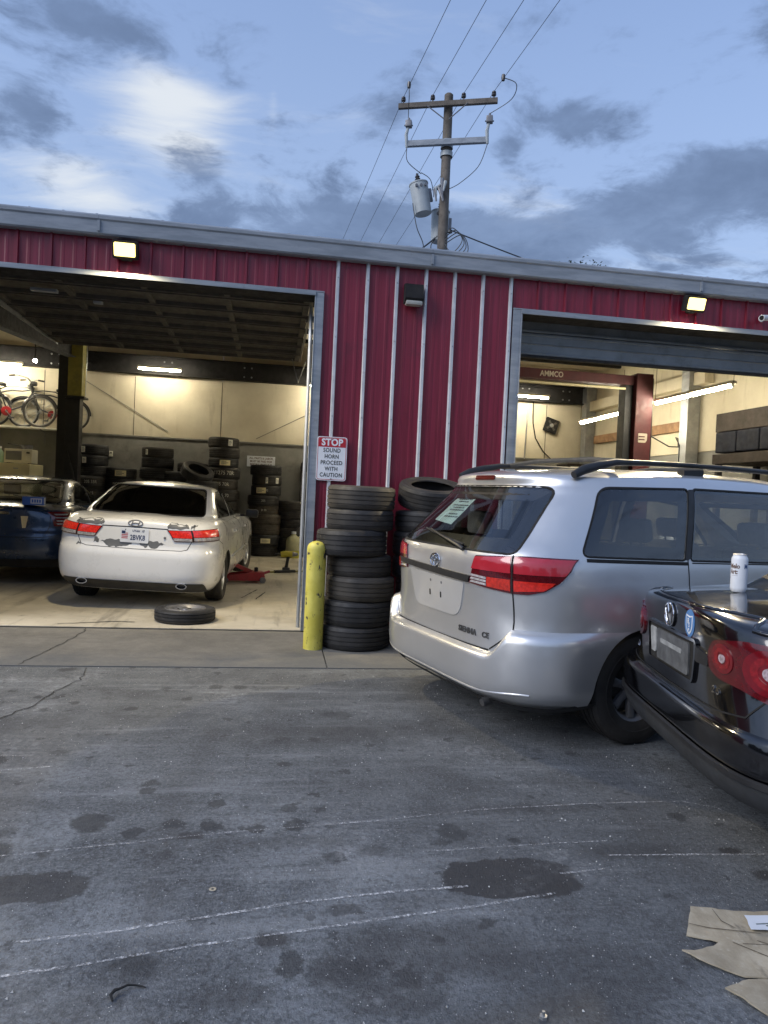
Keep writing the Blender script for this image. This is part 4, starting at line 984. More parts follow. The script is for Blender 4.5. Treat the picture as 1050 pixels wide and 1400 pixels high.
jl = Loft(jk, jdz, cr=lambda l: .05*sstep(.8, 1.02, l))
jck = [(.60,.95,3.2,.78,.5,3.2,.6,2.8), (.95,.60,3.32,.775,.52,3.2,.8,2.6), (1.06,.56,3.22,.755,.52,3.2,.9,2.6), (1.12,.66,3.10,.735,.52,3.2,.9,2.6), (1.25,.90,2.80,.675,.5,3.1,.9,2.6), (1.36,1.12,2.5,.61,.48,3,.85,2.6), (1.40,1.24,2.35,.57,.46,2.9,.8,2.6), (1.43,1.42,2.18,.48,.42,2.8,.6,2.5), (1.447,1.62,2.05,.34,.2,2.6,.22,2.4), (1.455,1.75,1.95,.18,.09,2.4,.1,2.4)]
jc_ = Loft(jck, lambda l, x: sstep(1.3,1.45,l)*(.0), cr=lambda l: .012*sstep(1.1,1.3,l)); jc = Car('jet', '', jl, jc_)
jlv = levels(.04, [k[0] for k in jk], (1.028, 1.038, 1.046, 1.053)); jcl = levels(.045, [k[0] for k in jck])
jrw = densify(round_poly([(.60,1.125), (-.60,1.125), (-.50,1.375), (.50,1.375)], .05))
jsw = densify(round_poly([(1.02,1.085), (1.80,1.07), (1.80,1.375), (1.52,1.375)], .03)); jfw = densify(round_poly([(1.87,1.07), (2.95,1.07), (2.25,1.37), (1.87,1.375)], .03)); jws = densify(round_poly([(.62,1.10), (-.62,1.10), (-.50,1.375), (.50,1.375)], .05))
jb = cut_body([jl.mesh(jlv, 26, 18, 14), jc_.mesh(jcl, 20, 14, 14)], [jc_.mesh([.62,.8,.95,1.06,1.12,1.25,1.36,1.40,1.42], inset=.035, dn=.01)],
    [prism_loop(jrw,'x',.2,1.55), prism_loop(jsw,'y',-1.5,1.5), prism_loop(jfw,'y',-1.5,1.5), prism_loop(jws,'x',1.95,3.6)],
    [cyl_mesh((xw,.315), .35, y0, y1) for xw in (.96, 3.54) for y0, y1 in ((.58,1.2), (-1.2,-.58))], 'black_paint', 'body', jet)
glaze(jc, jet, jrw, 'rear', 'rear_window', 'glass_dark', jc_, .035)
for md in ('right','left'): glaze(jc, jet, jsw, md, 'rear_door_window', 'glass_mid', jc_, .015); glaze(jc, jet, jfw, md, 'front_door_window', 'glass_mid', jc_, .015)
glaze(jc, jet, jws, 'front', 'windscreen', 'glass_mid', jc_, .04)
def jz(a): return .615+.075*sstep(.5, .85, a)
def jprof(t, a):
    o = .036*(1-max(0, (t-.88)/.12)**2.2)*(.2+.8*sstep(0, .3, t)); o *= 1-.8*sstep(.75, 1.05, a)
    return -.004 if t > .985 else o+.003
jbm = make_bumper(jc, jet, jl, 'bumper', 'black_paint', .435, jz, jprof, u1=jl.u_of(.5, x=.63), arch=(.96,.315,.353))
jlow = make_bumper(jc, jet, jl, 'lower_valance', 'grey_plastic', .308, lambda a: .45, lambda t, a: (.024*sstep(0,.4,t)+.004)*(1-.8*sstep(.75,1.05,a)), u1=1.0, rows=6, arch=(.96,.315,.353))
make_bumper(jc, jbm, jl, 'bumper_strip', 'black_plastic', .430, lambda a: .460, lambda t, a: (.043 if .1 < t < .9 else .030)*(1-.8*sstep(.75, 1.05, a)), u1=1.0, rows=5, arch=(.96,.315,.353))
for mdw in ('wrapR', 'wrapL'):
    U = lambda y=None, x=None, z=.86: jl.u_of(z, x=x, y=y)
    full = round_poly([(U(y=.40),.805), (U(y=.46),.770), (U(y=.58),.760), (U(y=.70),.728), (U(x=.26),.720), (U(x=.34),.76), (U(x=.37),.86), (U(x=.34),.945), (U(y=.62),.950), (U(y=.45),.925), (U(y=.405),.87)], .03, 4)
    lamp = jc.patch('tail_lamp', 'lamp_dark', jet, full, mdw, off=.010, thick=.016, cols=40, rows=14)
    for yc, zc, rr_ in ((.505,.858,.060), (.705,.842,.088)):
        c0 = U(y=yc); sc_ = (U(y=yc+.01)-U(y=yc-.01))/.02
        lp = lambda r: [(c0+r*math.cos(t)*sc_, zc+r*math.sin(t)) for t in [2*math.pi*k/32 for k in range(32)]]
        jc.patch('lamp_lens', 'lamp_red', lamp, lp(rr_), mdw, off=.014, thick=.004, cols=20, rows=10)
        jc.ring('lamp_ring', 'lamp_mid', lamp, lp(rr_*.72), lp(rr_*.45), mdw, off=.0155, thick=.003)
        jc.patch('bulb_lens', 'bulb_glass', lamp, lp(rr_*.30), mdw, off=.017, thick=.004, cols=12, rows=6)
jc.strip('boot_gap', 'gap', jb, [(.72,1.0),(.735,.9),(.73,.78),(.66,.66),(.5,.640),(0,.632),(-.5,.640),(-.66,.66),(-.73,.78),(-.735,.9),(-.72,1.0)], 'rear', wd=.007, off=.0025)
jpr = jc.patch('plate_recess', 'gap', jet, round_poly([(.275,.700),(-.275,.700),(-.30,.885),(.30,.885)], .03), 'rear', off=.002, thick=.004)
_re = densify(round_poly([(.285,.690),(-.285,.690),(-.31,.895),(.31,.895)], .03)); jc.ring('recess_edge', 'black_paint', jet, _re, inset_loop(_re, .014), 'rear', off=.012, thick=.012)
pmat('plate_grey', (.085,.088,.09), .42, var=.3, vscale=14); pmat('plate_pale', (.30,.31,.31), .4, var=.3, vscale=20)
jc.patch('plate_holder', 'plate_grey', jet, round_poly([(.16,.715),(-.23,.715),(-.23,.865),(.16,.865)], .012), 'rear', off=.010, thick=.008)
jc.patch('plate_side', 'plate_pale', jet, round_poly([(.255,.735),(.185,.735),(.185,.86),(.27,.86)], .008), 'rear', off=.008, thick=.006, cols=6, rows=3)
jc.patch('plate_painted_glare', 'plate_pale', jet, round_poly([(.11,.800),(-.16,.800),(-.16,.822),(.11,.822)], .006), 'rear', off=.0125, thick=.003, rows=2)  # glare on the plate, painted as a pale strip
em = bpy.data.objects.new('emblem', None); link(em, jet)
def jp(y, z, o): return jl.pt(z, y=y, side=1 if y >= 0 else -1, off=o)
cz = .958
jc.patch('emblem_disc', 'black_plastic', em, [(.058*math.cos(2*math.pi*k/32), cz+.058*math.sin(2*math.pi*k/32)) for k in range(32)], 'rear', off=.006, thick=.006, cols=14, rows=6)
MB().tube([jp(.056*math.cos(2*math.pi*k/40), cz+.056*math.sin(2*math.pi*k/40), .008) for k in range(40)], .0042, 8, closed=True).build('emblem_ring', 'chrome', em)
for P_ in ([(-.020,.050),(0,.008),(.020,.050)], [(-.046,.022),(-.022,-.042),(0,.0),(.022,-.042),(.046,.022)]):
    MB().tube([jp(a, cz+b, .009) for a, b in P_], .0036, 6).build('emblem_stroke', 'chrome', em)
# club sticker: blue oval with a white edged shield
st = bpy.data.objects.new('sticker', None); link(st, jet); pmat('sticker_blue', (.07,.19,.42), .4, var=.06); pmat('sticker_white', (.66,.68,.70), .45, var=.05)
sy, sz = -.225, .955
ov = lambda a, b: [(sy+a*math.cos(2*math.pi*k/36), sz+b*math.sin(2*math.pi*k/36)) for k in range(36)]
jc.patch('sticker_disc', 'sticker_blue', st, ov(.050,.062), 'rear', off=.002, thick=.002, cols=16, rows=6)
shield = lambda k, dz_=0: [(sy+a*k, sz+b*k+dz_) for a, b in ((.030,.036),(.030,-.012),(.020,-.034),(0,-.050),(-.020,-.034),(-.030,-.012),(-.030,.036),(0,.030))]
jc.patch('shield', 'sticker_white', st, shield(1.06), 'rear', off=.0032, thick=.001, cols=14, rows=4); jc.patch('shield_field', 'sticker_blue', st, shield(.84), 'rear', off=.0042, thick=.001, cols=14, rows=4)
text('R', .034, 'sticker_white', st, 'lettering', on_skin(jl, 'rear', sy+.004, sz+.008, .0052), bold=.0012); text('S', .030, 'sticker_white', st, 'lettering', on_skin(jl, 'rear', sy-.004, sz-.008, .0054), bold=.001)
jc.patch('star', 'sticker_white', st, [(sy+.006*math.cos(2*math.pi*k/10), sz-.028+.006*math.sin(2*math.pi*k/10)) for k in range(10)], 'rear', off=.0052, thick=.001, cols=6, rows=2)
text('2.5', .042, 'chrome', jet, 'lettering', on_skin(jl, 'rear', -.47, .715, .003), bold=.001, extrude=.0015, space=1.1); text('JETTA', .026, 'chrome', jet, 'lettering', on_skin(jl, 'rear', .60, .700, .003), bold=.001, extrude=.0015)
jh = jc.patch('boot_handle', 'black_plastic', jet, round_poly([(-.30,.80),(-.41,.80),(-.41,.845),(-.28,.875)], .01), 'rear', off=.012, thick=.014, cols=10, rows=4)
jc.strip('boot_lip', 'black_paint', jet, [(-.66,1.024),(-.4,1.036),(0,1.040),(.4,1.036),(.66,1.024)], 'rear', off=.0, h=.010)
for mdw in ('right','left'):
    jc.strip('door_gap', 'gap', jb, [(1.42,.30),(1.2,.62),(1.05,.95)], mdw); jc.strip('door_gap', 'gap', jb, [(1.83,.3),(1.84,1.02)], mdw); jc.strip('door_gap', 'gap', jb, [(3.0,.3),(3.05,.98)], mdw)
t_jet = tire_mesh(.315, .205, .205, 56); r_jet = wheel_mesh(.205, .205, 10, 'alloy', .03)
for x in (.96, 3.54):
    for s in (-1, 1): add_wheel(jet, x, s*.765, .315, .205, .205, t_jet, r_jet)
MB().tube([(.45,.45,.27),(.24,.47,.272),(.17,.47,.27)], .026, 12).build('exhaust', 'disc', jet)
for y in (-.36,.36): seat(jet, 2.2, y, .35); 
MB().box((1.35,0,.85), (.2,1.15,.5), (0,-.3,0), bev=.06).build('rear_seat', 'seat', jet); MB().box((.98,0,1.03), (.55,1.2,.03), bev=.01).build('parcel_shelf', 'car_inner', jet); MB().box((2.85,0,.95), (.35,1.3,.2), bev=.05).build('dashboard', 'car_inner', jet)
for s in (-1,1): MB().box((2.72,s*.93,1.07), (.10,.18,.12), bev=.04).box((2.75,s*.83,1.04), (.05,.14,.03)).build('door_mirror', 'black_paint', jet)
# drinks can on its boot lid
JM = Matrix.Translation(JP) @ Matrix.Rotation(JA, 4, 'Z')
pmat('can_white', (.66,.68,.71), .35, var=.05); pmat('can_top', (.55,.56,.58), .28, metal=.9)
CAN = JM @ Vector((.265,-.285,1.0))
_c = cam.location; _d = (Rv*((1009-525)/969.)-Uv*((809-700)/969.)+Fv); _t = (1.035-_c.z)/_d.z
CAN = _c+_d*_t                                     # foot of the can: on the lid, found by sight line
_l = JM.inverted() @ CAN
# settle it on the actual deck height
_tree = BVHTree.FromObject(jb, bpy.context.evaluated_depsgraph_get())
for _ in range(4):
    _h = _tree.ray_cast(JM.inverted() @ Vector((CAN.x, CAN.y, 3)), Vector((0,0,-1)))
    zz_ = (JM @ _h[0]).z if _h[0] is not None else 1.03
    _t = (zz_-_c.z)/_d.z; CAN = _c+_d*_t
can = thing('drink_can', 'tall white drinks can standing on the black car boot lid', 'can', CAN, 0)
MB().lathe([(0,.006),(.022,.004),(.026,0),(.0275,.002),(.033,.012),(.0335,.02),(.0335,.142),(.032,.148),(.0275,.157),(.0268,.162),(.0278,.1635),(.0265,.1645),(.0255,.160),(0,.160)], 40).build('can_body', 'can_white', can, smooth=45)
MB().lathe([(.0268,.1622),(.0280,.1635),(.0280,.165),(.0262,.1655),(.0252,.161),(0,.1605)], 40).box((0,.006,.1635), (.016,.022,.002), bev=.002).build('can_lid', 'can_top', can, smooth=45)
def can_txt(s, size, z, a0, mat, **kw):
    ang0 = math.atan2(cam.location.y-CAN.y, cam.location.x-CAN.x)+a0
    def f(x, y, zz_): a = ang0+x/.0337; r = .0338+zz_; return (r*math.cos(a), r*math.sin(a), z+y)
    return text(s, size, mat, can, 'lettering', f, **kw)
pmat('can_brown', (.10,.05,.03), .5); pmat('can_blue', (.05,.10,.22), .5)
can_txt('Melo', .028, .112, -.62, 'can_brown', bold=.0012, squeeze=.8); can_txt('Art:', .028, .088, -.70, 'can_brown', bold=.0012, squeeze=.8); can_txt('M', .028, .112, .85, 'can_blue', bold=.0012, squeeze=.8)
can_txt('_____', .015, .078, -.55, 'can_brown', squeeze=.8)
can.scale = (1.12,)*3

# ================================================================== the two sedans inside the left bay
def sed_dz(l, x): return sstep(.85, 1.05, l)*(.065*sstep(.05, .55, x)-.05*sstep(.9, 1.8, x)-.15*sstep(3.3, 4.7, x))
sk = [(.24,.16,4.62,.82,.72,4.3,.95,2.6), (.30,.09,4.72,.865,.72,4.3,.95,2.6), (.36,.03,4.76,.890,.72,4.3,.95,2.6), (.45,.004,4.79,.905,.72,4.3,.95,2.6), (.58,0,4.80,.915,.72,4.3,.95,2.6), (.66,.004,4.80,.915,.72,4.3,.95,2.6), (.715,.022,4.79,.914,.72,4.3,.95,2.6), (.74,.042,4.78,.912,.72,4.3,.95,2.6),
      (.86,.052,4.74,.905,.72,4.3,1.0,2.6), (.95,.056,4.68,.885,.72,4.2,1.05,2.6), (1.0,.060,4.6,.855,.72,4.0,1.1,2.6), (1.022,.066,4.55,.83,.72,3.8,1.1,2.6), (1.036,.082,4.5,.80,.70,3.5,1.1,2.6), (1.046,.12,4.4,.75,.72,3.1,1.1,2.6), (1.054,.25,4.2,.62,.6,2.8,1.0,2.5), (1.060,.6,3.6,.35,.45,2.5,.8,2.4)]
sck = [(.62,.9,3.4,.80,.5,3.2,.7,2.8), (.95,.52,3.60,.80,.55,3.2,.9,2.6), (1.06,.44,3.48,.785,.55,3.2,1.0,2.6), (1.12,.50,3.34,.765,.56,3.2,1.0,2.6), (1.25,.76,3.0,.71,.55,3.1,1.0,2.6), (1.37,1.00,2.66,.652,.53,3,.95,2.6), (1.415,1.115,2.48,.612,.5,2.9,.85,2.6), (1.45,1.30,2.28,.53,.45,2.8,.65,2.5), (1.466,1.52,2.12,.40,.28,2.6,.3,2.4), (1.476,1.72,1.98,.2,.12,2.4,.13,2.4)]
sl = Loft(sk, sed_dz, cr=lambda l: .035*sstep(.85, 1.02, l)); scab = Loft(sck, cr=lambda l: .012*sstep(1.1, 1.3, l)); sc = Car('sed', '', sl, scab)
s_rw = densify(round_poly([(.665,1.105), (-.665,1.105), (-.555,1.405), (.555,1.405)], .045))
s_sw = densify(round_poly([(.92,1.085), (1.95,1.065), (1.95,1.385), (1.50,1.375), (1.18,1.27)], .03)); s_fw = densify(round_poly([(2.02,1.065), (3.20,1.055), (2.45,1.36), (2.02,1.385)], .03)); s_ws = densify(round_poly([(.66,1.10), (-.66,1.10), (-.53,1.39), (.53,1.39)], .05))
def sedan_body(root, pname):
    return cut_body([sl.mesh(levels(.04, [k[0] for k in sk]), 24, 18, 14), scab.mesh(levels(.045, [k[0] for k in sck]), 20, 14, 14)], [scab.mesh([.64,.8,.95,1.06,1.12,1.25,1.37,1.415,1.44], inset=.035, dn=.01)],
        [prism_loop(s_rw,'x',.1,1.45), prism_loop(s_sw,'y',-1.5,1.5), prism_loop(s_fw,'y',-1.5,1.5), prism_loop(s_ws,'x',2.05,4.0)],
        [cyl_mesh((xw,.325), .355, y0, y1) for xw in (1.03, 3.76) for y0, y1 in ((.60,1.2), (-1.2,-.60))], pname, 'body', root)
SP, SA = (-2.081,.954,0), R(86.0)
son = thing('white_sedan', 'white sedan with grey primer patches jacked up inside the left bay', 'car', SP, SA)
sb = sedan_body(son, 'white_paint')
glaze(sc, son, s_rw, 'rear', 'rear_window', 'glass_black', scab, .03)
for md in ('right','left'): glaze(sc, son, s_sw, md, 'rear_door_window', 'glass_dark', scab, .018); glaze(sc, son, s_fw, md, 'front_door_window', 'glass_dark', scab, .018)
glaze(sc, son, s_ws, 'front', 'windscreen', 'glass_mid', scab, .04)
for mdw in ('wrapR','wrapL'):
    U = lambda y=None, x=None, z=.92: sl.u_of(z, x=x, y=y)
    full = [(U(y=.42),.830), (U(x=.36),.855), (U(x=.37),.985), (U(y=.62),.962), (U(y=.36),.955)]
    lamp = sc.patch('tail_lamp', 'lamp_dark', son, full, mdw, off=.012, thick=.016, cols=36, rows=8)
    ym = U(y=.625)
    sc.patch('lamp_lens', 'lamp_vivid', lamp, [(U(y=.41),.872), (ym-.012,.876), (ym-.012,.954), (U(y=.375),.948)], mdw, off=.0145, thick=.004); sc.patch('lamp_lens', 'lamp_vivid', lamp, [(ym+.012,.888), (U(x=.35),.900), (U(x=.355),.975), (ym+.012,.957)], mdw, off=.0145, thick=.004)
    sc.patch('reversing_lens', 'lamp_clear', lamp, [(U(y=.425),.838), (ym-.012,.842), (ym-.012,.872), (U(y=.412),.868)], mdw, off=.0145, thick=.004); sc.patch('reversing_lens', 'lamp_clear', lamp, [(ym+.012,.846), (U(x=.345),.862), (U(x=.35),.893), (ym+.012,.882)], mdw, off=.0145, thick=.004)
    sc.strip('lamp_split', 'gap', lamp, [(ym,.835),(ym,.962)], mdw, wd=.012, off=.016)
    sc.strip('bumper_gap', 'gap', sb, [(U(x=.37,z=.85),.85), (U(x=.55,z=.82),.80), (U(x=.68,z=.7),.70)], mdw, wd=.007)
sc.strip('boot_gap', 'gap', sb, [(.63,1.02),(.635,.95),(.62,.83),(.58,.745),(.52,.728),(0,.722),(-.52,.728),(-.58,.745),(-.62,.83),(-.635,.95),(-.63,1.02)], 'rear', wd=.007, off=.0025)
sc.strip('boot_crease', 'gap', sb, [(-.36,.962),(0,.965),(.36,.962)], 'rear', wd=.010, off=.002)
vlo = make_bumper(sc, son, sl, 'rear_valance', 'black_plastic', .25, lambda a: .362-.09*sstep(.50, .68, a), lambda t, a: .006, u1=.72, rows=4)
for y in (.545, -.545):
    p = sl.pt(.33, y=y, side=1 if y > 0 else -1); prof = [(.062*math.cos(t), .034*math.sin(t)) for t in [2*math.pi*k/28 for k in range(28)]]
    m = MB(); n = 28
    m.add([(p.x-.035, p.y+a, p.z+b) for a, b in prof]+[(p.x+.2, p.y+a, p.z+b) for a, b in prof]+[(p.x-.035, p.y+a*.82, p.z+b*.75) for a, b in prof]+[(p.x+.1, p.y+a*.8, p.z+b*.74) for a, b in prof],
          [(i, (i+1) % n, n+(i+1) % n, n+i) for i in range(n)]+[(i, 2*n+i, 2*n+(i+1) % n, (i+1) % n) for i in range(n)]+[(2*n+i, 3*n+i, 3*n+(i+1) % n, 2*n+(i+1) % n) for i in range(n)]); m.build('exhaust_tip', 'chrome', son, smooth=40)
    MB().add([(p.x+.095, p.y+a*.8, p.z+b*.74) for a, b in prof], [tuple(range(n))]).build('exhaust_bore', 'gap', son, smooth=None)
def jagged(c, poly, sd_, jag=.012, n=5):
    r_ = random.Random(sd_); out = []
    for i, p in enumerate(poly):
        q = poly[(i+1) % len(poly)]
        for k in range(n): t = k/n; out.append((c[0]+p[0]+(q[0]-p[0])*t+r_.uniform(-jag, jag), c[1]+p[1]+(q[1]-p[1])*t+r_.uniform(-jag, jag)))
    return out
for c, poly, sd_ in (((.50,.996), [(.16,-.03),(.15,.052),(-.12,.052),(-.16,.01),(-.13,-.03)], 1), ((-.49,.996), [(.13,-.028),(.14,.02),(.06,.052),(-.07,.05),(-.10,-.022)], 2), ((-.625,.998), [(.02,-.03),(.015,.02),(-.02,.035),(-.03,.01)], 5),
                     ((.17,.765), [(.20,.025),(.09,.055),(-.06,.042),(-.15,.036),(-.13,.005),(-.04,-.034),(.09,-.034)], 3), ((-.17,.767), [(.14,.012),(.07,.04),(-.07,.055),(-.17,.030),(-.10,.0),(-.05,-.034),(.02,.002),(.05,-.03),(.09,-.005)], 4), ((.415,.80), [(.025,-.03),(.02,.03),(-.025,.025),(-.02,-.03)], 6), ((.60,.745), [(.03,-.012),(.03,.02),(-.03,-.005)], 7)):
    sc.patch('primer_patch', 'primer', son, jagged(c, poly, sd_), 'rear', off=.0016, thick=.001, cols=24, rows=3)
# licence plate
pl = bpy.data.objects.new('licence_plate', None); link(pl, son); pmat('plate_white', (.66,.69,.74), .4, var=.06); pmat('plate_blue', (.02,.035,.10), .5); pmat('plate_red', (.45,.05,.06), .5)
sc.patch('plate', 'plate_white', pl, round_poly([(.155,.790),(-.155,.790),(-.155,.945),(.155,.945)], .012), 'rear', off=.012, thick=.006, rows=4)
text('2BVK8', .080, 'plate_blue', pl, 'lettering', on_skin(sl, 'rear', -.035, .845, .0135), bold=.002, squeeze=.72); text('UTAH  10', .032, 'plate_blue', pl, 'lettering', on_skin(sl, 'rear', -.040, .920, .0135), bold=.001, squeeze=.95)
sc.patch('flag_canton', 'plate_blue', pl, [(.140,.886),(.10,.886),(.10,.918),(.140,.918)], 'rear', off=.0135, thick=.001, cols=4, rows=2)
for q in range(4): sc.patch('flag_stripe', 'plate_red', pl, [(.140 if q < 3 else .097,.833+q*.018),(.072,.833+q*.018),(.072,.842+q*.018),(.140 if q < 3 else .097,.842+q*.018)], 'rear', off=.0135, thick=.001, cols=4, rows=2)
for y in (.10,-.10): sc.patch('plate_screw', 'ink', pl, [(y+.006*math.cos(t), .932+.006*math.sin(t)) for t in [2*math.pi*k/10 for k in range(10)]], 'rear', off=.014, thick=.002, cols=5, rows=2)
em = bpy.data.objects.new('emblem', None); link(em, son)
def spt(y, z, o): return sl.pt(z, y=y, side=1 if y >= 0 else -1, off=o)
MB().tube([spt(.078*math.cos(2*math.pi*k/36), 1.006+.030*math.sin(2*math.pi*k/36), .006) for k in range(36)], .0055, 6, closed=True).build('emblem_ring', 'steel_wheel', em)
for P_ in ([(.045,-.018),(.03,.02)], [(-.03,-.02),(-.045,.018)], [(.036,-.002),(0,.004),(-.036,.002)]): MB().tube([spt(a, 1.006+b, .007) for a, b in P_], .005, 6).build('emblem_stroke', 'steel_wheel', em)
MB().lathe([(0,-.01),(.012,-.008),(.014,0)], 10, 'x', tuple(spt(-.33,.865,.004))).build('boot_lock', 'steel_wheel', son)
for mdw in ('right','left'):
    sc.strip('door_gap', 'gap', sb, [(1.45,.34),(1.3,.62),(1.12,.95)], mdw); sc.strip('door_gap', 'gap', sb, [(1.98,.3),(1.985,1.02)], mdw); sc.strip('door_gap', 'gap', sb, [(3.2,.3),(3.22,.98)], mdw)
    sc.strip('rub_strip', 'white_paint', son, [(1.5,.56),(3.25,.56)], mdw, off=.004, h=.018)
for xh in (1.72, 2.88): MB().box(sl.pt(.88, x=xh, side=-1, off=.018), (.17,.03,.032), bev=.012).build('door_handle', 'white_paint', son)
sc.patch('primer_patch', 'primer', son, jagged((2.75,.72), [(-.05,-.13),(.05,-.1),(.03,.12),(-.03,.1)], 9), 'right', off=.0016, thick=.001, cols=12, rows=3)
for s in (-1,1): MB().box((3.05,s*.99,1.06), (.10,.20,.13), bev=.045).box((3.08,s*.88,1.02), (.05,.14,.03)).build('door_mirror', 'black_plastic', son)
for y in (-.38,.38): seat(son, 2.35, y, .36)
MB().box((1.35,0,.85), (.2,1.2,.5), (0,-.3,0), bev=.06).build('rear_seat', 'seat', son)
def tilt(root, roll, pitch, piv):
    mt = Matrix.Translation(piv) @ Matrix.Rotation(pitch, 4, 'Y') @ Matrix.Rotation(roll, 4, 'X') @ Matrix.Translation(-Vector(piv))
    for ch in root.children:
        if ch.name.split('.')[0] != 'wheel': ch.matrix_basis = mt @ ch.matrix_basis
tilt(son, R(1.7), R(-.9), (1.0,.5,.3))              # right front corner raised on the jack
t_sed = tire_mesh(.325, .205, .215, 56); r_sed = wheel_mesh(.205, .215, 10, 'alloy', .028)
for x in (1.03, 3.76):
    for s in (-1, 1): add_wheel(son, x, s*.785, .325, .205, .215, t_sed, r_sed, z=.325+(.055 if x > 2 and s < 0 else .02 if x > 2 else 0), steer=R(-7) if x > 2 else 0)
# ---- blue sedan, deeper in
BP, BA = (-4.12,2.62,0), R(92)
blu = thing('blue_sedan', 'dark blue sedan parked at the far left inside the garage', 'car', BP, BA)
bb = sedan_body(blu, 'blue_paint')
glaze(sc, blu, s_rw, 'rear', 'rear_window', 'glass_clear', scab, .03)
for md in ('right','left'): glaze(sc, blu, s_sw, md, 'rear_door_window', 'glass_clear', scab, .018); glaze(sc, blu, s_fw, md, 'front_door_window', 'glass_clear', scab, .018)
glaze(sc, blu, s_ws, 'front', 'windscreen', 'glass_clear', scab, .04)
for mdw in ('wrapR','wrapL'):
    U = lambda y=None, x=None, z=.92: sl.u_of(z, x=x, y=y)
    lamp = sc.patch('tail_lamp', 'lamp_red', blu, [(U(y=.69),.80), (U(x=.30),.80), (U(x=.36),.99), (U(y=.66),.985)], mdw, off=.012, thick=.016, cols=18, rows=6)
    for q in range(4): sc.patch('reversing_lens', 'lamp_clear', lamp, [(U(y=.72),.825+q*.04), (U(x=.26),.825+q*.04), (U(x=.28),.84+q*.04), (U(y=.715),.84+q*.04)], mdw, off=.0145, thick=.004, cols=8, rows=2)
sc.strip('boot_gap', 'gap', bb, [(.66,1.02),(.66,.80),(.60,.655),(0,.645),(-.60,.655),(-.66,.80),(-.66,1.02)], 'rear', wd=.008, off=.0025)
sc.strip('bumper_gap', 'gap', bb, [(-.85,.70),(-.6,.655)], 'rear', wd=.007, off=.0025)
sc.patch('chrome_bar', 'chrome', blu, [(.30,.945),(-.18,.945),(-.17,.978),(.30,.978)], 'rear', off=.016, thick=.014, rows=3)
sc.patch('plate_recess', 'blue_paint', blu, round_poly([(.36,.76),(-.36,.76),(-.38,.935),(.38,.935)], .02), 'rear', off=.004, thick=.01)
sc.patch('recess_edge', 'chrome', blu, [(-.335,.77),(-.375,.77),(-.40,.925),(-.31,.925)], 'rear', off=.008, thick=.006, cols=6, rows=3)
em = bpy.data.objects.new('emblem', None); link(em, blu)
MB().tube([spt(.055*math.cos(2*math.pi*k/30), 1.010+.024*math.sin(2*math.pi*k/30), .006) for k in range(30)], .005, 6, closed=True).build('emblem_ring', 'chrome', em)
for s in (-1,1): MB().tube([spt(s*.05, 1.01, .007), spt(s*.10, 1.02, .007)], .005, 6).build('emblem_wing', 'chrome', em)
make_bumper(sc, blu, sl, 'rear_valance', 'black_plastic', .25, lambda a: .36, lambda t, a: .006, u1=.85, rows=4)
for x in (1.03, 3.76):
    for s in (-1, 1): add_wheel(blu, x, s*.785, .325, .205, .215, t_sed, r_sed)
for y in (-.38,.38): seat(blu, 2.35, y, .36)
MB().box((1.35,0,.85), (.2,1.2,.5), (0,-.3,0), bev=.06).build('rear_seat', 'seat', blu); MB().box((3.05,0,.97), (.35,1.3,.2), bev=.05).build('dashboard', 'car_inner', blu)
for s in (-1,1): MB().box((3.05,s*.99,1.06), (.10,.20,.13), bev=.045).box((3.08,s*.88,1.02), (.05,.14,.03)).build('door_mirror', 'blue_paint', blu)
# small carton on its boot
BM = Matrix.Translation(BP) @ Matrix.Rotation(BA, 4, 'Z'); bx0 = BM @ Vector((.22,-.42,1.072))
box = thing('parts_box', 'blue and white cardboard box on the dark blue sedan boot lid', 'box', bx0, R(8))
pmat('box_blue', (.03,.10,.36), .5, var=.1); pmat('box_white', (.5,.52,.56), .5)
MB().box((0,0,.055), (.26,.15,.11), bev=.003).build('carton', 'box_blue', box, smooth=None); MB().box((.04,-.0755,.055), (.14,.002,.07)).build('label_panel', 'box_white', box, smooth=None); MB().box((.1305,0,.055), (.002,.12,.08)).build('label_panel', 'box_white', box, smooth=None)
for q in range(4): MB().box((-.005+q*.03,-.0775,.055), (.02,.001,.042)).build('print_mark', 'box_blue', box, smooth=None)
MB().box((.02,0,.1115), (.12,.06,.002)).build('opening', 'gap', box, smooth=None)
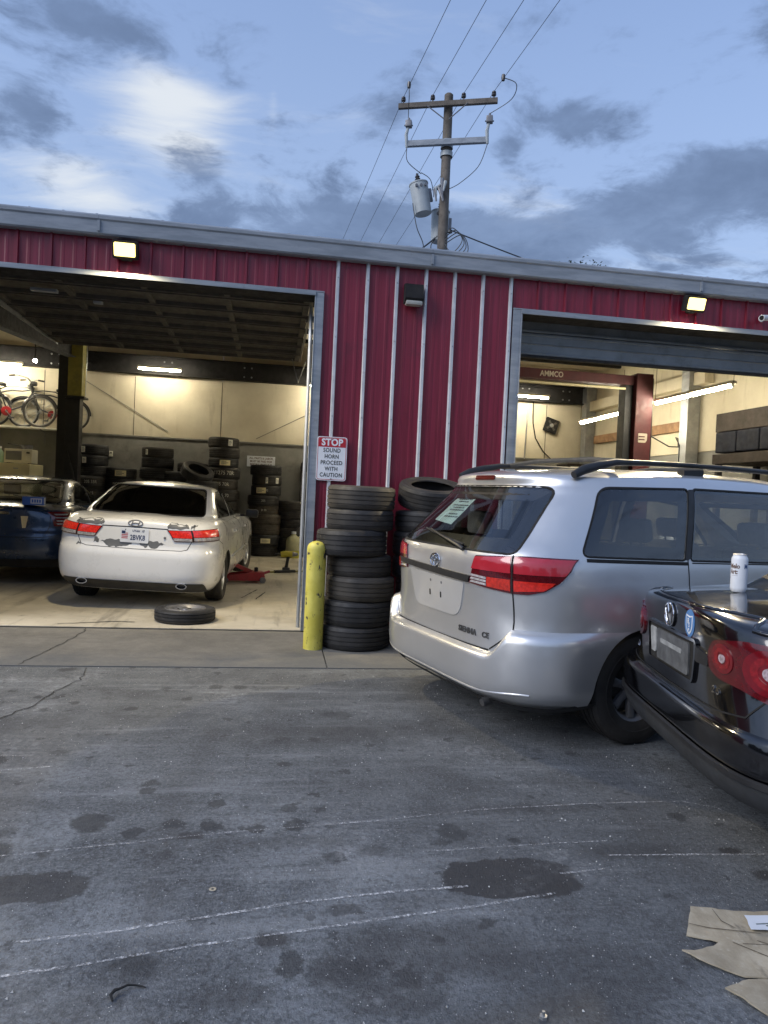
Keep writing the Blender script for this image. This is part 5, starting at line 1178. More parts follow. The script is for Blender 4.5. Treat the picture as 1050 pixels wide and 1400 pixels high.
# ------------------------------------------------------------------ tyre stacks
T = [tire_mesh(.335, .215, .225), tire_mesh(.32, .205, .205, lug=.003, grooves=3), tire_mesh(.345, .22, .245, lug=.006), tire_mesh(.325, .19, .195, 54, lug=.005, grooves=4)]
Tb = [tire_mesh(.335, .215, .225, mat='rubber_brown'), tire_mesh(.345, .22, .245, mat='rubber_brown', lug=.006)]
TH = [.225, .205, .245, .195]; TR = [.335, .32, .345, .325]
pmat('chalk_mark', (.55,.54,.48), .9); pmat('sticker_yellow', (.72,.64,.38), .6, var=.08); pmat('sticker_pale', (.74,.72,.62), .6, var=.08)
def on_tread(r, z0, a0): 
    return lambda x, y, z: ((r+.0015+z)*math.cos(a0+x/r), (r+.0015+z)*math.sin(a0+x/r), z0+y)
def tread_sticker(o, r, a0, w_, h_, mat='sticker_pale', z0=0., ink=True):
    f = on_tread(r, z0, a0); n = 8
    o_ = MB().add([f(-w_/2+w_*i/n, y, .001) for i in range(n+1) for y in (-h_/2, h_/2)], [(2*i, 2*i+2, 2*i+3, 2*i+1) for i in range(n)]).build('sticker', mat, o, smooth=60, fix=False)
    if ink:
        m = MB()
        for q in range(3):
            m.add([f(-w_*.38+w_*(.5+.2*(q % 2))*i/n, y-h_*.22+q*h_*.22, .002) for i in range(n+1) for y in (-h_*.05, h_*.05)], [(2*i, 2*i+2, 2*i+3, 2*i+1) for i in range(n)])
        m.build('sticker_print', 'ink_grey', o_, smooth=None, fix=False)
def stack(x, y, z, kinds, where, grp, jit=.018, seed=0, marks=None, brown=()):
    r_ = random.Random(seed); n = len(kinds); zc = z; out = []
    for i, k in enumerate(kinds):
        h = TH[k]-.008; me = T[k] if i not in brown else Tb[0 if k != 2 else 1]
        pos = (x+r_.uniform(-jit, jit), y+r_.uniform(-jit, jit), zc+h/2)
        o = inst('tire', me, None, pos, (r_.uniform(-.012,.012), r_.uniform(-.012,.012), r_.uniform(0, 6.28)))
        sc9 = r_.uniform(.955, 1.03); o.scale = (sc9, sc9, 1)
        wh = 'bottom' if i == 0 else 'top' if i == n-1 else ordinal(i)+' from bottom'
        tag(o, f'{wh} black tire of {where}', 'tire', grp); out.append(o); zc += h
    return out
def face_cam(o): return math.atan2(cam.location.y-o.location.y, cam.location.x-o.location.x)-o.rotation_euler.z
for_out = stack(.285,-.52,-.026, [0,2,0,1,2,1,0], 'the tall stack beside the yellow bollard', 'tires stacked against the red wall', .03, 5)
for o, dx in zip(for_out, (.02,.03,.06,.045,-.055,.03,.035)): o.location.x = .25+dx*.9
S2_ = stack(.965,-.44,-.024, [2,0,1,0,2,1,0], 'the stack half hidden behind the silver minivan', 'tires stacked against the red wall', .02, 9)
S2_[-1].location.z += .055; S2_[-1].rotation_euler = (R(15), 0, 0)
GI = 'used tires stacked along the back wall'
def zpos(lst): return lst
A_ = stack(-4.30,8.35,0, [0,2,0,0,1,0,2,0,0,0], 'the stack beside the black lift post', GI, .03, 21)
B_ = stack(-3.72,8.42,0, [0,0,2,0,1,0,0,0], 'the low stack second from the lift post', GI, .03, 22)
C_ = stack(-2.98,8.42,0, [2,0,0,1,2,0,0,2,0,0], 'the stack behind the left of the white roof', GI, .03, 23)
D_ = stack(-2.26,8.45,0, [0,1,0,0,1,2,0,0,1], 'the stack behind the middle of the white roof', GI, .03, 24)
H_ = stack(-2.62,8.40,0, [0,0,1,2,0,0,1,0], 'the stack between the roof left and middle stacks', GI, .03, 31)
I_ = stack(-1.98,7.72,0, [2,0,1,0,2,0,0], 'the front stack just left of the tallest stack', GI, .03, 33)
E_ = stack(-1.60,8.30,0, [2,0,2,2,0,2,2,2,1,0,0], 'the tallest stack by the back wall', GI, .04, 25)
F_ = stack(-.72,8.40,0, [0,2,2,1,1,0,0,0,0], 'the stack under the wall sign', GI, .035, 26, brown=(2,3,4))
G_ = stack(-.10,8.52,0, [1,1,0,1,1,1], 'the low dark stack right of the wall sign', GI, .02, 27)
for lst, idx, txt, sz in ((E_, 7, '11275 70R', .115), (E_, 6, '245 70R', .105), (E_, 5, '235 70', .10), (A_, 6, '205 55R', .09), (A_, 5, '215', .09), (B_, 6, 'NORTH 36', .075), (F_, 5, '205', .07), (F_, 4, '21 55', .06), (F_, 6, '195', .07), (D_, 7, '9', .10)):
    o = lst[idx]; k = [TH[q] for q in range(4)]; r = max(v.co.xy.length for v in o.data.vertices)
    text(txt, sz, 'chalk_mark', o, 'chalk_writing', on_tread(r, 0, face_cam(o)), squeeze=.85)
for lst, idx, da, w_, h_, mt_ in ((E_,10,.45,.10,.13,'sticker_pale'), (E_,8,.1,.22,.11,'sticker_yellow'), (F_,7,.0,.05,.13,'sticker_pale'), (F_,6,-.35,.22,.12,'sticker_yellow'), (F_,1,.1,.2,.10,'sticker_yellow'), (F_,7,.75,.08,.12,'sticker_pale'), (B_,7,.0,.22,.12,'sticker_yellow'), (C_,9,-.75,.06,.11,'sticker_pale'), (A_,8,-.4,.08,.12,'sticker_pale'), (A_,9,-.55,.08,.12,'sticker_pale')):
    o = lst[idx]; r = max(v.co.xy.length for v in o.data.vertices); tread_sticker(o, r, face_cam(o)+da, w_, h_, mt_)
o = tag(inst('tire', T[0], None, (-2.10,7.75,1.70), (.50,.25,.3)), 'loose tire slumped at a tilt beside the tallest stack', 'tire', GI)
for x, y, rx, lab in ((.17,8.28,.0,'tire leaning upright on the back wall at the doorway edge'),): tag(inst('tire', T[2], None, (x,y,.355), (R(78),.1,R(35))), lab, 'tire', GI)
# spare wheel on the floor
sp = thing('spare_wheel', 'narrow spare wheel lying flat at the left bay threshold', 'wheel', (-1.42,.46,0), .6)
inst('tyre', tire_mesh(.315, .20, .135, 60, grooves=3, lug=.002), sp, (0,0,.068)); inst('rim', wheel_mesh(.20,.135,5,'steel_wheel',.085,.008), sp, (0,0,.075)); MB().lathe([(.03,.09),(.17,.10),(.185,.093)], 40).build('rim_face', 'steel_wheel', sp, smooth=50)
for k in range(8):
    a = k*math.pi/4; MB().lathe([(0,.006),(.02,.006),(.022,0)], 12, c=(.135*math.cos(a), .135*math.sin(a), .0985)).build('vent_hole', 'gap', sp)
pmat('sticker_lime', (.72,.70,.08), .5); MB().box((-.12,.07,.105), (.10,.06,.003), (0,0,.6)).build('warning_sticker', 'sticker_lime', sp, smooth=None)
# ------------------------------------------------------------------ bollard
def boll_build(t, b, co):
    c = t.mix(t.ramp(t.noise(co, 5, 5, .6), .3, .7), (.48,.42,.055,1), (.60,.54,.11,1))
    c = t.mix(t.ramp(t.noise(t.mapping(co, scale=(1,1,.6)), 11, 5, .7), .60, .64), c, (.045,.04,.03,1))
    c = t.mix(t.ramp(t.noise(t.mapping(co, scale=(1,1,.5)), 26, 4, .7), .63, .66, 0, .8), c, (.12,.09,.04,1))
    t.put(b.inputs['Base Color'], c); t.put(b.inputs['Normal'], t.bump(t.noise(co, 14, 5), .5, .006))
pmat('bollard_paint', rough=.55, build=boll_build)
bo = MB().lathe([(.090,-.02),(.090,.92),(.087,.945),(.075,.968),(.05,.985),(.02,.994),(0,.996)], 40).build('bollard', 'bollard_paint', None, smooth=50); bo.location = (-.135,-.69,-.028)
tag(bo, 'chipped yellow round steel bollard beside the tire stack', 'bollard')
# ------------------------------------------------------------------ STOP sign board
sg = thing('warning_sign', 'white board with red STOP heading on the red wall', 'sign', (.015,-.036,1.765))
pmat('sign_white', (.72,.74,.78), .4, var=.04, dirt=((.45,.44,.42), 6, .6, .8, .5)); pmat('sign_red', (.42,.018,.03), .4, var=.06)
def rrect(w_, h_, r): return round_poly([(-w_/2,-h_/2),(w_/2,-h_/2),(w_/2,h_/2),(-w_/2,h_/2)], r, 6)
up = lambda y: Matrix.Translation((0,y,0)) @ Matrix.Rotation(R(90), 4, 'X')
MB().prism(rrect(.305,.445,.03), .004, up(0)).build('board', 'sign_white', sg, smooth=None)
ot, it = rrect(.290,.430,.026), rrect(.280,.420,.022); n = len(ot)
MB().add([(x,-.0048,z) for x, z in ot]+[(x,-.0048,z) for x, z in it], [(i, (i+1) % n, n+(i+1) % n, n+i) for i in range(n)]).build('red_border', 'sign_red', sg, smooth=None)
hp = [(x, z) for x, z in round_poly([(-.138,.118),(.138,.118),(.138,.208),(-.138,.208)], [.001,.001,.02,.02])]
MB().add([(x,-.0052,z) for x, z in hp], [tuple(range(len(hp)))]).build('red_heading', 'sign_red', sg, smooth=None)
text('STOP', .095, 'sign_white', sg, mt=Matrix.Translation((0,-.006,.163)) @ Matrix.Rotation(R(90), 4, 'X'), bold=.0035, squeeze=.92, space=1.05)
for k, s in enumerate(('SOUND','HORN','PROCEED','WITH','CAUTION')): text(s, .058, 'ink', sg, mt=Matrix.Translation((0,-.0055,.083-.0625*k)) @ Matrix.Rotation(R(90), 4, 'X'), bold=.0012, squeeze=.82, space=1.1)
for z in (.205,-.205): MB().lathe([(0,-.004),(.007,-.003),(.008,0)], 10, 'y', (0,-.0052,z)).build('screw', 'galv', sg)
# ------------------------------------------------------------------ floodlights on the header
flood_me = lampmat('flood_glow', (1.0,.82,.27), 1.9)
def flood(x, z, lab, power):
    f = thing('floodlight', lab, 'light', (x,-.04,z), 0, 'lit floodlights over the bays')
    b_ = MB().box((0,-.05,.02), (.24,.09,.17), (R(18),0,0), bev=.02).build('housing', 'dark_steel', f)
    MB().box((0,.012,-.02), (.10,.05,.09), bev=.01).build('bracket', 'dark_steel', f)
    MB().box((0,-.100,.005), (.195,.03,.125), (R(18),0,0), bev=.014).build('lens', 'flood_glow', f)
    ld_ = bpy.data.lights.new('flood_lamp', 'SPOT'); ld_.energy = power; ld_.color = (1,.82,.50); ld_.spot_size = R(168); ld_.spot_blend = .6; ld_.shadow_soft_size = .06
    lo_ = bpy.data.objects.new('flood_lamp', ld_); link(lo_, f); lo_.location = (0,-.175,-.01); lo_.rotation_euler = (R(-30),0,0)
flood(-2.05, 3.63, 'lit floodlight over the left bay with the white sedan', 220); flood(3.88, 3.64, 'lit floodlight over the right bay near the security camera', 380)
wpk = thing('wall_pack', 'dark unlit wall lamp high on the red wall', 'wall lamp', (.775,-.03,3.49))
MB().add([(x,y,z) for x in (-.095,.095) for y, z in ((0,-.1),(-.09,-.1),(-.12,-.06),(-.085,.09),(0,.1))], [(0,1,2,3,4),(9,8,7,6,5),(0,5,6,1),(1,6,7,2),(2,7,8,3),(3,8,9,4),(4,9,5,0)]).build('housing', 'dark_steel', wpk, smooth=None)
pmat('frosted', (.36,.36,.32), .35); MB().box((0,-.075,-.105), (.17,.09,.045), bev=.015).build('lens', 'frosted', wpk)
sec = thing('security_camera', 'small white bullet camera under the right eave', 'camera', (4.74,-.03,3.585)); pmat('cam_white', (.66,.67,.68), .4)
MB().lathe([(0,-.008),(.035,-.008),(.035,0)], 20, 'y').cyl((0,-.005,0), (-.02,-.05,-.02), .012, 8).build('mount', 'cam_white', sec)
MB().tube([(.04,-.06,.0),(-.09,-.13,-.028)], [.032,.032], 18).build('barrel', 'cam_white', sec); MB().tube([(-.088,-.129,-.0275),(-.094,-.1325,-.029)], [.027,.024], 18).build('lens', 'frit', sec)
# ------------------------------------------------------------------ tubes inside
tube_warm = lampmat('tube_glow', (1.0,.91,.70), TUBE_E)
def tube_light(a, b_, lab, n=1, drop=.0):
    a, b_ = Vector(a), Vector(b_); mid = (a+b_)/2; f = thing('tube_light', lab, 'light', mid, 0, 'fluorescent tube lights in the garage'); d = (b_-a)/n
    for k in range(n):
        p, q = a+d*k-mid, a+d*(k+1)-mid; e = (q-p)*.03
        MB().cyl(p+e+Vector((0,0,-.035)), q-e+Vector((0,0,-.035)), .019, 10).build('tube', 'tube_glow', f)
        c = (p+q)/2; L = (q-p).length
        MB().box(c+Vector((0,0,.01)), (L*.98 if abs(d.x) > abs(d.y) else .09, .09 if abs(d.x) > abs(d.y) else L*.98, .04), bev=.008).build('fixture', 'sign_white' if False else 'cream_wall', f)
        for s in (p+e, q-e): MB().box(s+Vector((0,0,-.028)), (.03,.03,.05)).build('tube_socket', 'sticker_pale', f)
    if drop:
        for s in (a-mid, b_-mid): MB().cyl(s, s+Vector((0,0,drop)), .004, 5).build('hanger_wire', 'dark_steel', f)
tube_light((-3.45,8.25,3.87), (-2.55,8.25,3.87), 'short lit tube on the back beam behind the white sedan', 1)
tube_light((-7.0,8.25,3.76), (-5.68,8.25,3.76), 'lit tube at far left above the hanging bicycles', 1)
tube_light((.12,8.25,3.76), (1.4,8.25,3.76), 'lit tube end just inside the left bay right jamb', 1)
tube_light((4.2,8.25,3.86), (5.62,8.25,3.86), 'lit tube on the back beam seen through the right bay', 1)
tube_light((5.30,4.15,3.06), (5.38,6.0,3.06), 'far double tube hung behind the red lift column', 2, .7)
tube_light((5.20,1.05,3.07), (5.24,3.0,3.07), 'near double tube hung right of the red lift column', 2, .6)
tl = thing('work_lamp', 'small bright bulb on the rafter near the left lift post', 'lamp', (-5.35,7.9,3.80))
MB().lathe([(0,-.05),(.03,-.045),(.045,-.015),(.035,.01),(0,.012)], 20).build('bulb', 'tube_glow', tl, smooth=50); MB().lathe([(.03,.01),(.03,.06),(0,.06)], 14).cyl((0,0,.06), (0,0,.4), .01, 6).build('holder', 'dark_steel', tl)
# ------------------------------------------------------------------ lift in the left bay
pmat('lift_black', (.012,.012,.013), .5, var=.3, dirt=((.05,.045,.04), 5, .6, .8, .6)); pmat('lift_yellow', (.22,.19,.035), .5, var=.2, dirt=((.08,.07,.03), 5, .5, .75, .6)); pmat('lift_red', (.06,.005,.007), .6, var=.15, dirt=((.06,.01,.012), 5, .5, .75, .6))
lp_ = thing('lift_post', 'black lift post with yellow top left of the white sedan', 'vehicle lift', (-4.55,7.6,0))
MB().span((-.26,-.02,.02), (-.08,.30,4.15), .01).build('column', 'lift_black', lp_, smooth=None)
MB().span((-.075,-.13,.02), (.19,.12,3.05), .012).build('carriage_cover', 'lift_black', lp_, smooth=None)
MB().span((-.05,-.15,3.09), (.22,.10,4.12), .01).build('yellow_sleeve', 'lift_yellow', lp_, smooth=None)
MB().span((-.10,-.17,3.045), (.28,.14,3.085), .005).build('collar', 'lift_black', lp_, smooth=None); MB().span((-.10,-.17,4.12), (.28,.14,4.16), .005).build('cap_plate', 'lift_black', lp_, smooth=None)
MB().span((-.35,-.3,0), (.35,.35,.022)).build('base_plate', 'lift_black', lp_, smooth=None); MB().tube([(.24,-.1,4.16),(.24,-.1,4.3)], .012, 8).tube([(.25,.0,3.07),(.26,.0,4.14)], .008, 8).build('hydraulic_line', 'galv', lp_)
MB().tube([(-.02,-.14,2.0),(.12,-.2,1.6),(.18,-.16,1.2),(.05,-.15,.7)], .014, 8).build('hose', 'rubber_seal', lp_)
# ------------------------------------------------------------------ red lift in the right bay
rl = thing('vehicle_lift', 'dark red two post lift with lettered overhead beam in the right bay', 'vehicle lift', (4.95,3.0,0))
MB().span((-.11,-.15,.02), (.16,.10,3.46), .01).build('column', 'lift_red', rl, smooth=None); MB().span((-.24,-.05,.02), (-.115,.16,3.30), .008).build('carriage', 'lift_black', rl, smooth=None)
MB().span((-3.6,-.12,.02), (-3.35,.12,3.46), .01).build('column', 'lift_red', rl, smooth=None); MB().span((-3.345,-.08,3.285), (-.115,.10,3.43), .008).build('overhead_beam', 'lift_red', rl, smooth=None)
MB().span((-3.3,-.10,3.205), (-.26,-.06,3.235), .004).build('safety_bar', 'sticker_yellow', rl, smooth=None); MB().span((-.5,-.35,0), (.35,.4,.02)).build('base_plate', 'lift_red', rl, smooth=None); MB().span((-3.9,-.35,0), (-3.1,.4,.02)).build('base_plate', 'lift_red', rl, smooth=None)
pmat('lift_letter', (.42,.36,.28), .5); text('AMMCO', .115, 'lift_letter', rl, mt=Matrix.Translation((-1.45,-.083,3.357)) @ Matrix.Rotation(R(90), 4, 'X'), bold=.003, squeeze=.85)
MB().prism(round_poly([(-.065,-.07),(.055,-.07),(.08,-.03),(.08,.07),(-.065,.07)], .015), .003, Matrix.Translation((.02,-.152,2.48)) @ Matrix.Rotation(R(90), 4, 'X')).build('sticker', 'lift_letter', rl, smooth=None)
for q in range(2): MB().box((.01,-.1565,2.455+q*.045), (.10,.002,.018)).build('sticker_bar', 'lift_red', rl, smooth=None)
MB().tube([(.17,-.12,3.4),(.18,-.12,2.4),(.18,-.1,1.2)], .010, 6).tube([(.165,-.14,2.52),(.5,-.1,2.38),(.9,.3,2.42),(1.25,.9,2.62),(1.45,1.3,2.68),(1.56,1.35,2.55),(1.56,1.35,1.6)], .010, 6).build('hose', 'rubber_seal', rl)
# ------------------------------------------------------------------ stores at the right wall
sh = thing('storage_rack', 'dark steel rack with navy cabinets on the right garage wall', 'rack', (6.35,2.1,0)); pmat('navy', (.003,.004,.009), .7, spec=.15, var=.3); pmat('brown_panel', (.022,.017,.014), .7, spec=.15, var=.2)
MB().span((-.25,-1.9,2.62), (.5,.62,2.90), .008).build('top_cabinet', 'brown_panel', sh, smooth=None)
for k in range(5): MB().span((-.27,-1.9+k*.5,2.30), (.5,-1.42+k*.5,2.61), .02).build('navy_bin', 'navy', sh, smooth=None)
MB().span((-.28,-1.95,2.13), (.5,.62,2.28), .006).build('shelf_beam', 'brown_panel', sh, smooth=None)
for y in (-1.85,-.7,.5): MB().span((-.26,y,0), (-.18,y+.07,2.13)).build('leg', 'dark_steel', sh, smooth=None); MB().span((.38,y,0), (.46,y+.07,2.13)).build('leg', 'dark_steel', sh, smooth=None)
MB().span((-.27,-1.9,1.1), (.48,.6,1.14)).build('shelf', 'dark_steel', sh, smooth=None)
cb = thing('parts_bench', 'dark parts box with a white label in the far right corner', 'bench', (6.25,7.9,0))
MB().span((-.5,-.4,1.9), (.45,.4,1.96), .005).build('shelf', 'dark_steel', cb, smooth=None)
for x in (-.45,.38):
    for y in (-.36,.3): MB().span((x,y,0), (x+.06,y+.06,1.9)).build('leg', 'dark_steel', cb, smooth=None)
MB().span((-.42,-.36,1.962), (.4,.3,2.32), .02).build('box', 'brown_panel', cb, smooth=None); MB().box((-.24,-.363,2.19), (.24,.004,.13)).build('label_panel', 'sticker_pale', cb, smooth=None)
for q in range(9): MB().box((-.02+q*.045,-.365,2.10+.06*(q % 2)), (.03,.01,.05), bev=.004).build('part_end', 'steel_wheel', cb)
for q in range(6): MB().lathe([(0,0),(.05,0),(.05,.10),(.03,.13),(0,.13)], 12, c=(-.4+q*.15,-.3,1.78-.0)).build('part_roll', 'dark_steel', cb)
def wall_thing(name, lab, cat, x, z, y=8.87): return thing(name, lab, cat, (x,y,z))
fan = wall_thing('wall_fan', 'small dark square fan on the cream back wall', 'fan', 5.92, 3.27)
MB().box((0,-.03,0), (.34,.06,.34), (0,.3,0), bev=.03).build('frame', 'dark_steel', fan); MB().lathe([(0,-.075),(.04,-.075),(.05,-.06)], 16, 'y').build('hub', 'galv', fan)
for k in range(4): MB().box((.08*math.cos(k*1.57+.5),-.065,.08*math.sin(k*1.57+.5)), (.11,.006,.05), (0,-(k*1.57+.5),0)).build('blade', 'door_under', fan, smooth=None)
sp2 = wall_thing('wall_speaker', 'dark round speaker at the right bay left edge', 'speaker', 4.62, 3.40); MB().lathe([(0,-.12),(.10,-.12),(.16,-.10),(.19,-.03),(.19,0)], 24, 'y').build('cone', 'dark_steel', sp2); MB().box((.02,-.02,0), (.42,.04,.52), bev=.02).build('baffle', 'door_under', sp2)
wc = wall_thing('wall_cable', 'thin dark cable drooping down the cream back wall', 'cable', 5.45, 3.0); MB().tube([(.0,-.01,.86),(.02,-.02,.3),(.1,-.02,-.05),(.3,-.02,-.35),(.5,-.02,-.52),(.52,-.02,-.62)], .012, 6).build('cable', 'dark_steel', wc)
cd = wall_thing('conduit', 'straight conduit pipe on the cream back wall', 'pipe', 5.30, 3.0); MB().cyl((0,-.015,-.55), (0.03,-.015,.82), .016, 8).build('pipe', 'galv', cd)
for k, (x, z) in enumerate(((6.86,2.95),(6.86,3.05),(6.86,2.82))): pass
bl = thing('spray_bottle_pair', 'two small blue capped bottles on a shelf at the right jamb', 'bottles', (2.95,3.9,1.95)); pmat('bottle_clear', (.42,.43,.40), .3); pmat('cap_blue', (.03,.06,.22), .4)
for dx in (0,.13): MB().lathe([(0,0),(.045,0),(.045,.12),(.02,.17),(.02,.20),(0,.2)], 16, c=(dx,0,.02)).build('bottle', 'bottle_clear', bl); MB().lathe([(.024,.20),(.024,.25),(0,.25)], 12, c=(dx,0,.02)).box((dx-.02,0,.26), (.08,.03,.03)).build('cap', 'cap_blue', bl)
MB().span((-.4,-.15,-.02), (.4,.15,.018)).span((-.36,-.1,-1.95), (-.3,-.04,-.02)).span((.3,-.1,-1.95), (.36,-.04,-.02)).build('shelf', 'dark_steel', bl, smooth=None)
# ------------------------------------------------------------------ back wall: notice, socket, fridge, microwave, bottles
ns = wall_thing('wall_notice', 'small white lettered notice above the tire stacks', 'sign', -.84, 2.05, 8.893)
MB().box((0,-.006,0), (.62,.008,.24), bev=.002).build('board', 'sign_white', ns, smooth=None)
for k, s in enumerate(('ALL PARTS & LABOR','MUST BE PAID FOR','BEFORE VEHICLE IS')): text(s, .062, 'can_brown', ns, mt=Matrix.Translation((0,-.0115,.07-.07*k)) @ Matrix.Rotation(R(90), 4, 'X'), bold=.0015, squeeze=.92)
so = wall_thing('wall_socket', 'small pale power socket on the grey dado', 'socket', -4.05, 2.05, 8.895); MB().box((0,-.008,0), (.08,.014,.12), bev=.004).build('plate', 'sticker_pale', so); MB().box((0,-.0165,.02), (.03,.003,.03)).build('outlet', 'gap', so, smooth=None)
fr = thing('refrigerator', 'cream refrigerator with a microwave on top at far left', 'refrigerator', (-5.72,8.2,0)); pmat('fridge', (.62,.56,.34), .4, var=.05); pmat('micro', (.66,.62,.48), .4, var=.05)
MB().span((-.5,-.30,.05), (.36,.5,1.72), .02).build('cabinet', 'fridge', fr); MB().span((-.5,-.36,1.15), (.36,-.305,1.72), .015).build('freezer_door', 'fridge', fr); MB().span((-.5,-.36,.1), (.36,-.305,1.135), .015).build('fridge_door', 'fridge', fr)
MB().box((.10,-.367,1.62), (.09,.008,.02)).build('badge', 'galv', fr, smooth=None); MB().box((-.44,-.385,1.35), (.03,.04,.28), bev=.008).build('handle', 'fridge', fr); MB().box((-.44,-.385,.9), (.03,.04,.28), bev=.008).build('handle', 'fridge', fr); MB().span((-.5,-.28,0), (.36,.48,.05)).build('plinth', 'dark_steel', fr, smooth=None)
mw = thing('microwave', 'cream microwave oven on top of the refrigerator', 'microwave', (-5.63,8.15,1.722))
MB().span((-.26,-.18,.012), (.26,.20,.29), .012).build('case', 'micro', mw); MB().box((-.08,-.185,.155), (.30,.012,.18), bev=.008).build('door_window', 'grey_wall', mw); MB().box((.19,-.184,.22), (.06,.01,.03)).build('display', 'gap', mw, smooth=None)
for q in range(3):
    for q2 in range(3): MB().box((.16+q2*.028,-.184,.15-q*.035), (.018,.01,.02)).build('button', 'sticker_pale', mw, smooth=None)
for x in (-.2,.2): MB().span((x-.02,-.15,0), (x+.02,.15,.012)).build('foot', 'gap', mw, smooth=None)
pn = thing('saucepan', 'small dark saucepan on top of the microwave', 'pan', (-5.52,8.15,2.013)); MB().lathe([(0,0),(.10,0),(.11,.09),(.105,.09),(.096,.008),(0,.008)], 24).build('pan', 'steel_wheel', pn); MB().tube([(-.1,0,.06),(-.25,-.02,.085),(-.36,-.03,.105)], .012, 8).build('handle', 'black_plastic', pn)
bt = thing('water_bottle', 'pale green plastic jug left of the microwave', 'bottle', (-6.02,8.1,1.722)); pmat('mint', (.35,.52,.38), .35); MB().lathe([(0,0),(.07,0),(.075,.02),(.07,.20),(.055,.24),(.03,.27),(.03,.30),(0,.30)], 20).build('jug', 'mint', bt); MB().lathe([(.036,.29),(.036,.33),(0,.33)], 14).build('cap', 'sign_white', bt)
bt2 = thing('yellow_bottle', 'small yellow bottle left of the green jug', 'bottle', (-6.15,8.05,1.722)); MB().lathe([(0,0),(.04,0),(.042,.08),(.03,.12),(.02,.15),(0,.15)], 16).build('bottle', 'sticker_yellow', bt2); MB().lathe([(.022,.15),(.022,.17),(0,.17)], 12).build('cap', 'sign_white', bt2)
cbn = thing('dark_cabinet', 'dark cabinet at the far left edge beside the refrigerator', 'cabinet', (-6.75,8.2,0)); MB().span((-.4,-.3,.06), (.38,.55,1.95), .01).build('carcass', 'dark_steel', cbn, smooth=None); MB().span((-.38,-.325,.1), (-.015,-.302,1.92), .004).build('door', 'lift_black', cbn, smooth=None); MB().span((-.005,-.325,.1), (.36,-.302,1.92), .004).build('door', 'lift_black', cbn, smooth=None); MB().box((.03,-.335,1.0), (.015,.02,.15)).build('handle', 'galv', cbn, smooth=None)
for q, x in enumerate((-.34,.30)): MB().span((x,-.25,0), (x+.05,.5,.06)).build('foot', 'dark_steel', cbn, smooth=None)
